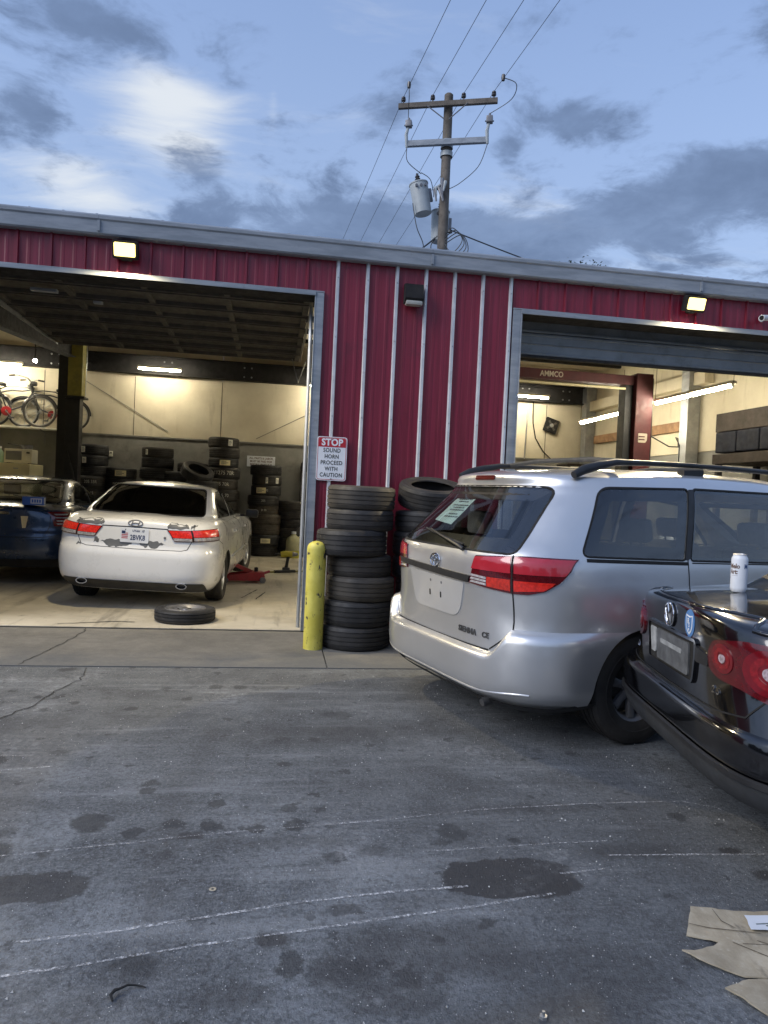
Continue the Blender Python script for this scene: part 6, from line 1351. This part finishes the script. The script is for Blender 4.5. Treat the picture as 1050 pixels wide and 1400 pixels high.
# ------------------------------------------------------------------ bicycles on the wall shelf
bs = thing('bike_shelf', 'narrow white shelf rail carrying the bicycles', 'shelf', (-6.2,8.7,2.47)); MB().span((-1.3,-.2,.0), (1.45,.17,.035), .005).build('board', 'sticker_pale', bs, smooth=None)
for x in (-1.0,-.1,.8,1.35): MB().tube([(x,.17,-.3),(x,.15,-.05),(x,-.18,-.005)], .012, 6).build('bracket', 'steel_wheel', bs)
pmat('bike_black', (.016,.016,.017), .35, coat=.5); pmat('bike_red', (.33,.015,.02), .35, coat=.5); pmat('whitewall', (.42,.41,.37), .7)
def bicycle(x, y, z, lab, frame, flip=1, sc_=1.0):
    b = thing('bicycle', lab, 'bicycle', (x,y,z), 0, 'bicycles on the wall shelf'); b.scale = (sc_*flip, sc_, sc_)
    rw_, fw2, wr = (-.52,0,.33), (.55,0,.33), .33
    for c in (rw_, fw2):
        wv = bpy.data.objects.new('wheel', None); link(wv, b); wv.location = c
        MB().tube([(wr*.955*math.cos(t), 0, wr*.955*math.sin(t)) for t in [2*math.pi*k/40 for k in range(40)]], .024, 8, closed=True).build('tyre', 'rubber', wv)
        MB().tube([(wr*.86*math.cos(t), 0, wr*.86*math.sin(t)) for t in [2*math.pi*k/40 for k in range(40)]], .013, 6, closed=True).build('rim', 'whitewall', wv)
        m = MB()
        for k in range(24): a = 2*math.pi*k/24; m.tube([(0,.02*(1 if k % 2 else -1),0), (wr*.85*math.cos(a+.15*(k % 3-1)),0,wr*.85*math.sin(a+.15*(k % 3-1)))], .0022, 4)
        m.cyl((0,-.05,0), (0,.05,0), .022, 10).build('spokes', 'galv', wv)
        MB().tube([(wr*1.07*math.cos(t), 0, wr*1.07*math.sin(t)) for t in [R(a) for a in range(20, 190, 10)]], .016, 6).build('mudguard', frame, wv)
    bb_ = (-.08,0,.30); st_, sb_ = (-.26,0,.80), (-.24,0,.72); hd, hb = (.36,0,.82), (.40,0,.70)
    m = MB().tube([bb_, sb_, st_], .016, 8).tube([hb, (.2,0,.42), bb_], .018, 8).tube([(-.235,0,.68),(.0,0,.74),(.2,0,.735),(.37,0,.77)], .016, 8).tube([(-.52,0,.33),(-.3,0,.72),(-.1,0,.82),(.15,0,.83),(.365,0,.80)], .013, 8)
    for s in (-.06,.06): m.tube([rw_, (-.3,s,.31), bb_], .010, 6).tube([(rw_[0],s,rw_[2]), (-.235,0,.68)], .009, 6).tube([(fw2[0],s,fw2[2]), (.45,s,.58), hb], .012, 6)
    m.tube([hb, hd, (.345,0,.90)], .020, 8).build('frame', frame, b)
    MB().tube([(.05,-.32,1.0),(.2,-.34,1.02),(.36,-.20,.98),(.355,0,.93),(.36,.20,.98),(.2,.34,1.02),(.05,.32,1.0)], .013, 8).build('handlebar', 'galv', b)
    for s in (-1,1): MB().tube([(.04,s*.32,1.0),(.16,s*.335,1.015)], .020, 8).build('grip', 'rubber', b)
    MB().box((-.28,0,.86), (.28,.19,.07), (0,.08,0), bev=.03).tube([st_, (-.275,0,.84)], .013, 6).build('saddle', 'rubber_seal', b)
    MB().lathe([(.03,-.006),(.095,-.004),(.10,0),(.095,.004),(.03,.006)], 28, 'y', (bb_[0],-.07,bb_[2])).build('chainring', 'bike_red', b)
    MB().tube([(bb_[0],-.08,bb_[2]), (bb_[0]+.11,-.085,bb_[2]-.13)], .010, 6).box((bb_[0]+.12,-.13,bb_[2]-.14), (.09,.09,.025)).build('pedal_crank', 'steel_wheel', b)
    MB().box((.42,0,.90), (.12,.12,.10), bev=.04).build('headlamp', 'black_plastic', b); MB().tube([(-.30,0,.78),(-.62,.06,.72)], .008, 6).tube([(-.30,0,.78),(-.62,-.06,.72)], .008, 6).tube([(-.62,.06,.72),(-.62,-.06,.72),(-.52,-.05,.36)], .008, 6).build('rack', 'galv', b)
    return b
bicycle(-5.98, 8.56, 2.505, 'black cruiser bicycle on the shelf nearest the lift post', 'bike_black', 1, 1.0)
bicycle(-6.9, 8.66, 2.505, 'second bicycle on the shelf at the photo left edge', 'bike_black', 1, 1.0)
bicycle(-5.3, 8.78, 2.505, 'third bicycle behind the black lift post on the shelf', 'bike_black', -1, .95)
# ------------------------------------------------------------------ jack, jug, gun, hanging gear at the bay's right side
jk_ = thing('floor_jack', 'red trolley jack under the raised white sedan', 'jack', (-.88,3.75,0), R(12)); pmat('jack_red', (.30,.012,.02), .4, coat=.4, var=.2, dirt=((.08,.01,.012), 7, .55, .75, .6))
for s in (-1,1): MB().prism([(-.42,.04),(.20,.03),(.24,.10),(.10,.17),(-.25,.13),(-.42,.10)], .02, Matrix.Translation((0,s*.13+.01,0)) @ Matrix.Rotation(R(90), 4, 'X')).build('side_plate', 'jack_red', jk_, smooth=None)
MB().box((.12,0,.10), (.24,.22,.13), bev=.02).build('pump_housing', 'jack_red', jk_); MB().add([(.05,-.06,.12),(.05,.06,.12),(-.42,.05,.34),(-.42,-.05,.34),(.05,-.06,.19),(.05,.06,.19),(-.42,.05,.38),(-.42,-.05,.38)], [(0,1,2,3),(7,6,5,4),(0,4,5,1),(1,5,6,2),(2,6,7,3),(3,7,4,0)]).build('lift_arm', 'jack_red', jk_, smooth=None)
MB().lathe([(0,.38),(.05,.38),(.055,.41),(0,.41)], 16, c=(-.42,0,0)).build('saddle_pad', 'steel_wheel', jk_)
for x in (-.36,.2):
    for s in (-1,1): MB().lathe([(0,-.02),(.045,-.02),(.045,.02),(0,.02)], 16, 'y', (x,s*.155,.046)).build('caster', 'steel_wheel', jk_)
MB().cyl((.2,0,.12), (.34,.03,.16), .02, 10).build('handle_socket', 'jack_red', jk_); MB().tube([(.30,.03,.15),(1.05,.26,.14)], .015, 10).build('handle', 'lift_yellow', jk_); MB().tube([(.42,.065,.152),(.78,.175,.148)], .024, 10).build('handle_grip', 'rubber_seal', jk_); MB().lathe([(0,0),(.03,0),(.03,.06),(0,.07)], 12, c=(.12,-.03,.165)).build('release_knob', 'dark_steel', jk_)
jg = thing('fluid_jug', 'translucent yellow fluid jug on the floor by the tires', 'jug', (-.07,8.0,0)); pmat('jug_plastic', (.45,.44,.26), .35); pmat('jug_fluid', (.50,.47,.06), .3)
MB().lathe([(0,0),(.15,0),(.16,.03),(.16,.16)], 24).build('fluid_band', 'jug_fluid', jg); MB().lathe([(.159,.161),(.155,.34),(.13,.42),(.07,.47),(.045,.49),(.045,.53),(0,.53)], 24).build('jug_body', 'jug_plastic', jg); MB().tube([(.10,0,.44),(.16,0,.47),(.17,0,.36),(.15,0,.30)], .014, 8).build('handle', 'jug_plastic', jg); MB().lathe([(.052,.51),(.052,.56),(0,.56)], 16).build('cap', 'sign_white', jg)
dr = thing('impact_wrench', 'yellow and black cordless impact wrench standing on the floor', 'power tool', (-.27,5.2,0)); pmat('tool_yellow', (.48,.40,.03), .45)
MB().box((0,0,.045), (.13,.09,.085), bev=.015).build('battery', 'black_plastic', dr); MB().tube([(0,0,.08),(.02,0,.20),(.03,0,.28)], [.03,.026,.032], 12).build('grip', 'black_plastic', dr); MB().tube([(-.10,0,.31),(-.02,0,.32),(.10,0,.32)], [.05,.056,.05], 14).build('motor_housing', 'tool_yellow', dr); MB().tube([(.10,0,.32),(.16,0,.32),(.20,0,.32)], [.045,.032,.018], 14).build('hammer_case', 'steel_wheel', dr); MB().tube([(-.10,0,.31),(-.2,0,.31)], .018, 8).build('rear_cap', 'black_plastic', dr)
hg = thing('tool_rail', 'rail of hanging hoses and tools at the bay right edge', 'tool rail', (.22,8.5,0)); rh = random.Random(4)
MB().span((-.18,.0,2.0), (.45,.05,2.06)).build('rail', 'dark_steel', hg, smooth=None); MB().span((.40,.0,0), (.46,.06,2.0)).span((-.17,.30,0), (-.11,.36,2.06)).build('stand', 'dark_steel', hg, smooth=None)
for k in range(9):
    x = -.14+k*.06; z1 = rh.uniform(.7,1.2); MB().tube([(x,-.02,2.0),(x+rh.uniform(-.03,.03),-.05,1.6),(x+rh.uniform(-.04,.04),-.04,z1)], rh.choice((.012,.02,.016)), 6).build('hanging_hose', 'rubber_seal' if k % 3 else 'steel_wheel', hg)
for k in range(3): MB().box((-.08+k*.09,-.07,1.02-.04*k), (.03,.03,.5), (.0,.04*(k-1),0)).build('wooden_handle', 'timber', hg, smooth=None)
MB().box((-.02,-.04,2.0), (.3,.12,.3), (0,.3,0), bev=.08).build('coiled_bundle', 'rubber_seal', hg)
# ------------------------------------------------------------------ utility pole behind the garage
pmat('pole_wood', (.135,.115,.095), .85, var=.3, vscale=3, dirt=((.06,.05,.042), 9, .5, .72, .6)); pmat('trans_grey', (.36,.39,.40), .45, var=.06); pmat('porcelain', (.045,.04,.04), .3); pmat('wire', (.05,.055,.06), .5, metal=.4)
AD = Vector((2.35,-.86,0)).normalized(); WD = Vector((.23,-3.75,0)).normalized()
up_ = thing('utility_pole', 'wooden utility pole with crossarms and transformers behind the garage roof', 'utility pole', (3.44,10.6,LOT))
def PL(a, z, n=0): v = AD*a + Vector((-AD.y, AD.x, 0))*n; return Vector((v.x, v.y, z))
MB().tube([(.06,0,-.1),(0.02,0,6),(0,0,11.72)], [.17,.14,.112], 16).build('pole', 'pole_wood', up_, smooth=50)
pc = MB().lathe([(0,.03),(.08,.02),(.113,-.02)], 14, c=(0,0,11.73)).build('pole_top', 'pole_wood', up_)
q = math.atan2(AD.y, AD.x)
MB().box(PL(0,11.40,-.20), (2.5,.10,.125), (0,0,q), bev=.008).build('crossarm', 'pole_wood', up_, smooth=None)
MB().box(PL(0.03,10.43,-.22), (2.05,.11,.14), (0,0,q), bev=.008).build('crossarm', 'grey_trim', up_, smooth=None)
for s in (-1,1): MB().tube([PL(s*.52,11.36,-.26), PL(s*.05,11.02,-.18)], .014, 6).build('arm_brace', 'steel_wheel', up_)
for z, h in ((10.47,.20),(10.22,.12)): MB().lathe([(.155,-h/2),(.158,-h/2),(.158,h/2),(.155,h/2)], 16, c=(.01,0,z)).build('pole_band', 'trans_grey', up_)
INS = [-1.13,-.38,.40,1.15]; TOPS = []
for a in INS:
    p = PL(a,11.465,-.20); MB().lathe([(0,0),(.018,0),(.018,.06),(.055,.065),(.062,.10),(.04,.11),(.055,.13),(.05,.16),(.03,.175),(0,.18)], 16, c=tuple(p)).build('insulator', 'porcelain', up_); TOPS.append(p+Vector((0,0,.17)))
for a in (-.98,1.05):
    m = MB().tube([PL(a,10.33,-.24), PL(a-.02,10.62,-.30), PL(a+.02,10.86,-.26)], [.035,.045,.035], 10).build('fuse_cutout', 'trans_grey', up_); MB().box(PL(a+.03,10.90,-.28), (.16,.16,.16), (0,0,q), bev=.02).tube([PL(a+.03,10.98,-.28), PL(a+.03,11.05,-.28)], .03, 8).tube([PL(a-.08,10.86,-.30), PL(a+.14,10.86,-.28)], .018, 6).build('cutout_head', 'steel_wheel', up_)
def transformer(a, n, z, tilt_, h=.78, r=.235):
    t = bpy.data.objects.new('transformer', None); link(t, up_); t.location = PL(a, z, n); t.rotation_euler = tilt_
    MB().lathe([(0,0),(r*.90,.0),(r*.92,.03),(r,h*.96),(r*1.06,h*.965),(r*1.06,h*1.0),(r*.6,h*1.06),(0,h*1.08)], 28).build('tank', 'trans_grey', t, smooth=40)
    MB().lathe([(.045,0),(.07,.03),(.045,.06),(.07,.09),(.045,.12),(.065,.15),(.04,.18),(.02,.24),(0,.24)], 14, c=(0,0,h*1.05)).build('bushing', 'porcelain', t)
    for k in range(3): MB().lathe([(0,.0),(.035,0),(.03,.06),(0,.07)], 10, 'y', (-.12+k*.12,-r-.03,h*.82)).build('terminal', 'steel_wheel', t)
    MB().box((r+.03,0,h*.6), (.08,.06,.34), bev=.01).build('mount_bracket', 'steel_wheel', t)
transformer(-.50,-.10,8.70,(R(-4),R(-11),0)); transformer(-.12,.36,8.15,(0,0,0))
rj = random.Random(8)
for k in range(7):
    a = rj.uniform(-.35,.3); MB().tube([PL(.0,9.35+rj.uniform(-.1,.1),-.17), PL(a,9.28+rj.uniform(-.1,.25),-.28), PL(a+rj.uniform(-.12,.12),9.0+rj.uniform(-.1,.3),-.3)], [.03,.045,.02], 8).build('bracket_arm', 'trans_grey' if k % 2 else 'steel_wheel', up_)
def jumper(pts, r=.010, name='jumper_wire'):
    P_ = [Vector(p) for p in pts]; out = []
    for i in range(len(P_)-1):
        p0, p1, p2, p3 = P_[max(i-1,0)], P_[i], P_[i+1], P_[min(i+2,len(P_)-1)]
        for k in range(6):
            t = k/6; out.append(.5*((2*p1)+(p2-p0)*t+(2*p0-5*p1+4*p2-p3)*t*t+(3*p1-p0-3*p2+p3)*t**3))
    out.append(P_[-1]); return MB().tube(out, r, 6).build(name, 'wire', up_)
def along(i, d, up=0): p = TOPS[i]+WD*d; return p+Vector((0,0,up))
jumper([along(0,.55), along(0,.62,-.3), PL(-.95,11.3,-.4), PL(-.97,11.05,-.28)]); jumper([along(3,.6), along(3,.7,-.22)+AD*.28, PL(1.60,11.25,-.5), PL(1.08,11.05,-.28)])
for i, d in ((0,.55),(3,.6)): MB().lathe([(0,-.09),(.04,-.07),(.05,0),(.04,.07),(0,.09)], 10, c=tuple(along(i,d))).build('line_clamp', 'porcelain', up_)
jumper([PL(-.98,10.32,-.24), PL(-.95,10.0,-.2), PL(-.6,9.72,-.1)]); jumper([PL(1.05,10.32,-.24), PL(.85,9.8,-.2), PL(.4,9.45,-.1), PL(.1,9.35,0)])
jumper([PL(-.6,9.75,-.1), PL(-.35,9.55,-.1), PL(-.28,9.2,.1)]); jumper([PL(-.75,8.9,-.3), PL(-.62,8.3,-.3), PL(-.45,7.9,-.2), PL(-.40,7.4,-.2)], .012)
for k in range(4): jumper([PL(.1,8.15-.08*k,-.16), PL(.3+.08*k,8.25-.06*k,-.3), PL(.55+.05*k,7.95-.1*k,-.3), PL(.3,7.65-.08*k,-.25), PL(.1,7.9-.1*k,-.2)], .012, 'coiled_cable')
jumper([PL(-.1,8.1,-.2), PL(-.25,7.85,-.2), PL(-.15,7.55,-.2), PL(-.05,7.4,-.2)], .014)
MB().lathe([(.02,-.05),(.06,-.03),(.06,.03),(.02,.05)], 12, c=tuple(PL(.22,8.2,-.2))).build('cable_clamp', 'wire', up_)
names = ['leftmost','second from left','third from left','rightmost']
for i, a in enumerate(INS):                      # each conductor is a thing: it leaves the pole both ways
    base = Vector((3.44,10.6,LOT))+TOPS[i]; pts = []
    for k in range(41):
        d = -42+k*42/20.; s = (d/42); pts.append(base+WD*d+Vector((0,0,-.9*(abs(s)-s*s)*4*.5)))
    tag(MB().tube(pts, .0065, 5).build('power_line', 'wire', None), f'{names[i]} of the four overhead power lines at the pole crossarm', 'wire', 'overhead power lines')
def cable(pts, r, lab):
    tag(MB().tube(pts, r, 6).build('service_cable', 'wire', None), lab, 'wire', 'service cables at the pole')
def catn(a, b_, sag, n=20):
    a, b_ = Vector(a), Vector(b_); return [a.lerp(b_, k/n)+Vector((0,0,-sag*4*(k/n)*(1-k/n))) for k in range(n+1)]
pb = Vector((3.44,10.6,LOT))
cable(catn(pb+PL(.2,8.25,-.2), (11.5,9.6,6.1), .12), .016, 'thick service cable running down right from the pole'); cable(catn(pb+PL(-.15,8.05,-.2), (1.5,9.3,6.7), .15), .020, 'thick dark cable running down left from the pole')
# ------------------------------------------------------------------ tree tip beyond the roof
pmat('bark', (.07,.055,.04), .9); pmat('leaf', (.055,.085,.03), .7, var=.35, vscale=3)
tr_ = thing('tree', 'thin tree crown just showing over the roof right of the pole', 'tree', (9.3,15.5,LOT+1.5)); rt = random.Random(2)
tk = MB().tube([(0,0,-1.6),(.05,.1,3),(-.1,0,5.5),(0,.1,7.6)], [.17,.13,.08,.03], 10); tips = []
for k in range(26):
    z = rt.uniform(3.5,7.4); a = rt.uniform(0, 6.28); L = rt.uniform(.6,1.7)*(1.15-(z-3.5)/6); b0 = Vector((0,.05,z)); e = b0+Vector((math.cos(a)*L, math.sin(a)*L, L*.6)); tk.tube([b0, b0.lerp(e,.5)+Vector((0,0,.1)), e], [.035,.02,.006], 5); tips += [e, b0.lerp(e,.7)]
tk.build('trunk', 'bark', tr_); lf = MB()
for e in tips+[Vector((0,.1,7.7)), Vector((.3,0,7.9)), Vector((-.35,0,7.8))]:
    for k in range(85):
        p = e+Vector((rt.gauss(0,.24), rt.gauss(0,.24), rt.gauss(0,.16))); a, b_ = rt.uniform(0,6.28), rt.uniform(-.7,.7); u = Vector((math.cos(a), math.sin(a), b_)).normalized()*.055; v = Vector((-math.sin(a), math.cos(a), rt.uniform(-.6,.6))).normalized()*.026
        lf.add([p-u, p+v, p+u, p-v], [(0,1,2,3)])
lf.build('crown', 'leaf', tr_, smooth=None, fix=False)
# ------------------------------------------------------------------ litter on the lot
def card_build(t, b, co):
    c = t.mix(t.ramp(t.noise(co, 6, 6, .7), .3, .7), (.26,.22,.155,1), (.42,.37,.28,1)); c = t.mix(t.ramp(t.noise(t.mapping(co, scale=(1,.3,1), rot=(0,0,.7)), 16, 5, .7), .55, .72, 0, .7), c, (.10,.085,.065,1)); c = t.mix(t.ramp(t.noise(co, 45, 4, .7), .58, .72, 0, .5), c, (.46,.43,.37,1))
    t.put(b.inputs['Base Color'], c); t.put(b.inputs['Normal'], t.bump(t.noise(t.mapping(co, rot=(0,0,.6), scale=(1,.35,1)), 18, 5), .6, .006))
pmat('cardboard', rough=.9, build=card_build)
cbd = thing('cardboard', 'torn dirty flattened cardboard with a white label at bottom right', 'cardboard', (1.05,-5.15,LOT)); pmat('label_white', (.62,.66,.72), .6, var=.06)
def sheet(poly, name, z0, th, mat, seed, parent, sag=.006):
    r_ = random.Random(seed); bm = bmesh.new(); pts = []
    for i, p in enumerate(poly):
        q_ = poly[(i+1) % len(poly)]; L = math.dist(p, q_); n = max(1, int(L/.025))
        for k in range(n): pts.append((p[0]+(q_[0]-p[0])*k/n+r_.uniform(-.0025,.0025), p[1]+(q_[1]-p[1])*k/n+r_.uniform(-.0025,.0025)))
    f = bm.faces.new([bm.verts.new((x-1.05, y+5.15, z0)) for x, y in pts]); bmesh.ops.triangulate(bm, faces=[f]); bmesh.ops.subdivide_edges(bm, edges=[e for e in bm.edges if e.calc_length() > .06], cuts=2, use_grid_fill=True); bmesh.ops.triangulate(bm, faces=bm.faces[:])
    for v in bm.verts: v.co.z += sag*(math.sin(v.co.x*17+v.co.y*9)+math.sin(v.co.y*31-v.co.x*12))*.5+sag
    ex = bmesh.ops.extrude_face_region(bm, geom=bm.faces[:]); bmesh.ops.translate(bm, vec=(0,0,th), verts=[v for v in ex['geom'] if isinstance(v, bmesh.types.BMVert)])
    return MB().bm(bm).build(name, mat, parent, smooth=40)
sheet([(1.01,-4.91),(1.34,-4.955),(1.55,-5.0),(1.5,-5.20),(1.0,-5.115),(.975,-5.09),(.905,-5.05)], 'flap', .003, .005, 'cardboard', 1, cbd)
sheet([(1.00,-5.098),(1.5,-5.19),(1.45,-5.36),(1.12,-5.31),(.965,-5.275),(.865,-5.19),(.835,-5.14),(.875,-5.145),(.955,-5.125)], 'flap', .005, .005, 'cardboard', 2, cbd)
sheet([(.865,-5.32),(.97,-5.285),(1.4,-5.35),(1.4,-5.62),(1.05,-5.56),(.92,-5.44)], 'flap', .002, .005, 'cardboard', 3, cbd)
sheet([(1.17,-4.985),(1.40,-5.02),(1.36,-5.10),(1.13,-5.075)], 'label', .0225, .001, 'label_white', 4, cbd, .004)
for k in range(3): MB().span((.12+k*.03,.10-k*.012,.030), (.25,.104-k*.012,.0312)).build('label_print', 'ink_grey', cbd, smooth=None)
pmat('card_dark', (.07,.055,.038), .95, var=.3, vscale=30)
for P_ in ([(.945,-5.0),(1.0,-5.03),(1.08,-5.065),(1.16,-5.085)], [(1.03,-5.12),(1.10,-5.19),(1.15,-5.26),(1.17,-5.30)], [(1.12,-5.12),(1.22,-5.2),(1.3,-5.27)], [(1.06,-5.13),(1.25,-5.155),(1.46,-5.185)], [(1.17,-5.33),(1.12,-5.42),(1.10,-5.5)], [(1.08,-4.93),(1.07,-5.0),(1.09,-5.05)]):
    vs_ = []; L_ = len(P_)
    for i_, (x_, y_) in enumerate(P_):
        zc_ = .003+.005+.006*(math.sin((x_-1.05)*17+(y_+5.15)*9)+math.sin((y_+5.15)*31-(x_-1.05)*12))*.5+.006+.0035; wd_ = .0018*(1-abs(i_/(L_-1)-.45)); vs_ += [(x_-1.05-wd_, y_+5.15-wd_, zc_), (x_-1.05+wd_, y_+5.15+wd_, zc_)]
    MB().add(vs_, [(2*i_, 2*i_+1, 2*i_+3, 2*i_+2) for i_ in range(L_-1)]).build('crease', 'card_dark', cbd, smooth=None)
sr = thing('rubber_strip', 'short twisted dark rubber strip lying on the lot', 'debris', (-.93,-5.15,LOT)); MB().tube([(-.022,-.045,.004),(-.03,-.03,.012),(-.022,-.018,.016),(-.012,-.008,.012),(.01,.004,.014),(.03,.01,.008),(.05,.009,.004),(.06,.003,.004)], [.003,.005,.0055,.004,.0035,.003,.0025,.002], 6).build('strip', 'rubber_seal', sr)
wa = MB().lathe([(.006,0),(.013,0),(.013,.003),(.006,.003),(.006,0)], 20).build('washer', 'galv', None); wa.location = (-.72,-4.64,LOT+.001); tag(wa, 'small pale steel washer lying on the lot', 'washer')
bo_ = thing('bolt', 'small steel bolt on the ground at the bottom edge', 'bolt', (.26,-5.37,LOT)); MB().lathe([(0,0),(.012,0),(.012,.008),(.005,.0085),(.005,.02),(0,.02)], 6).build('bolt_head', 'galv', bo_)
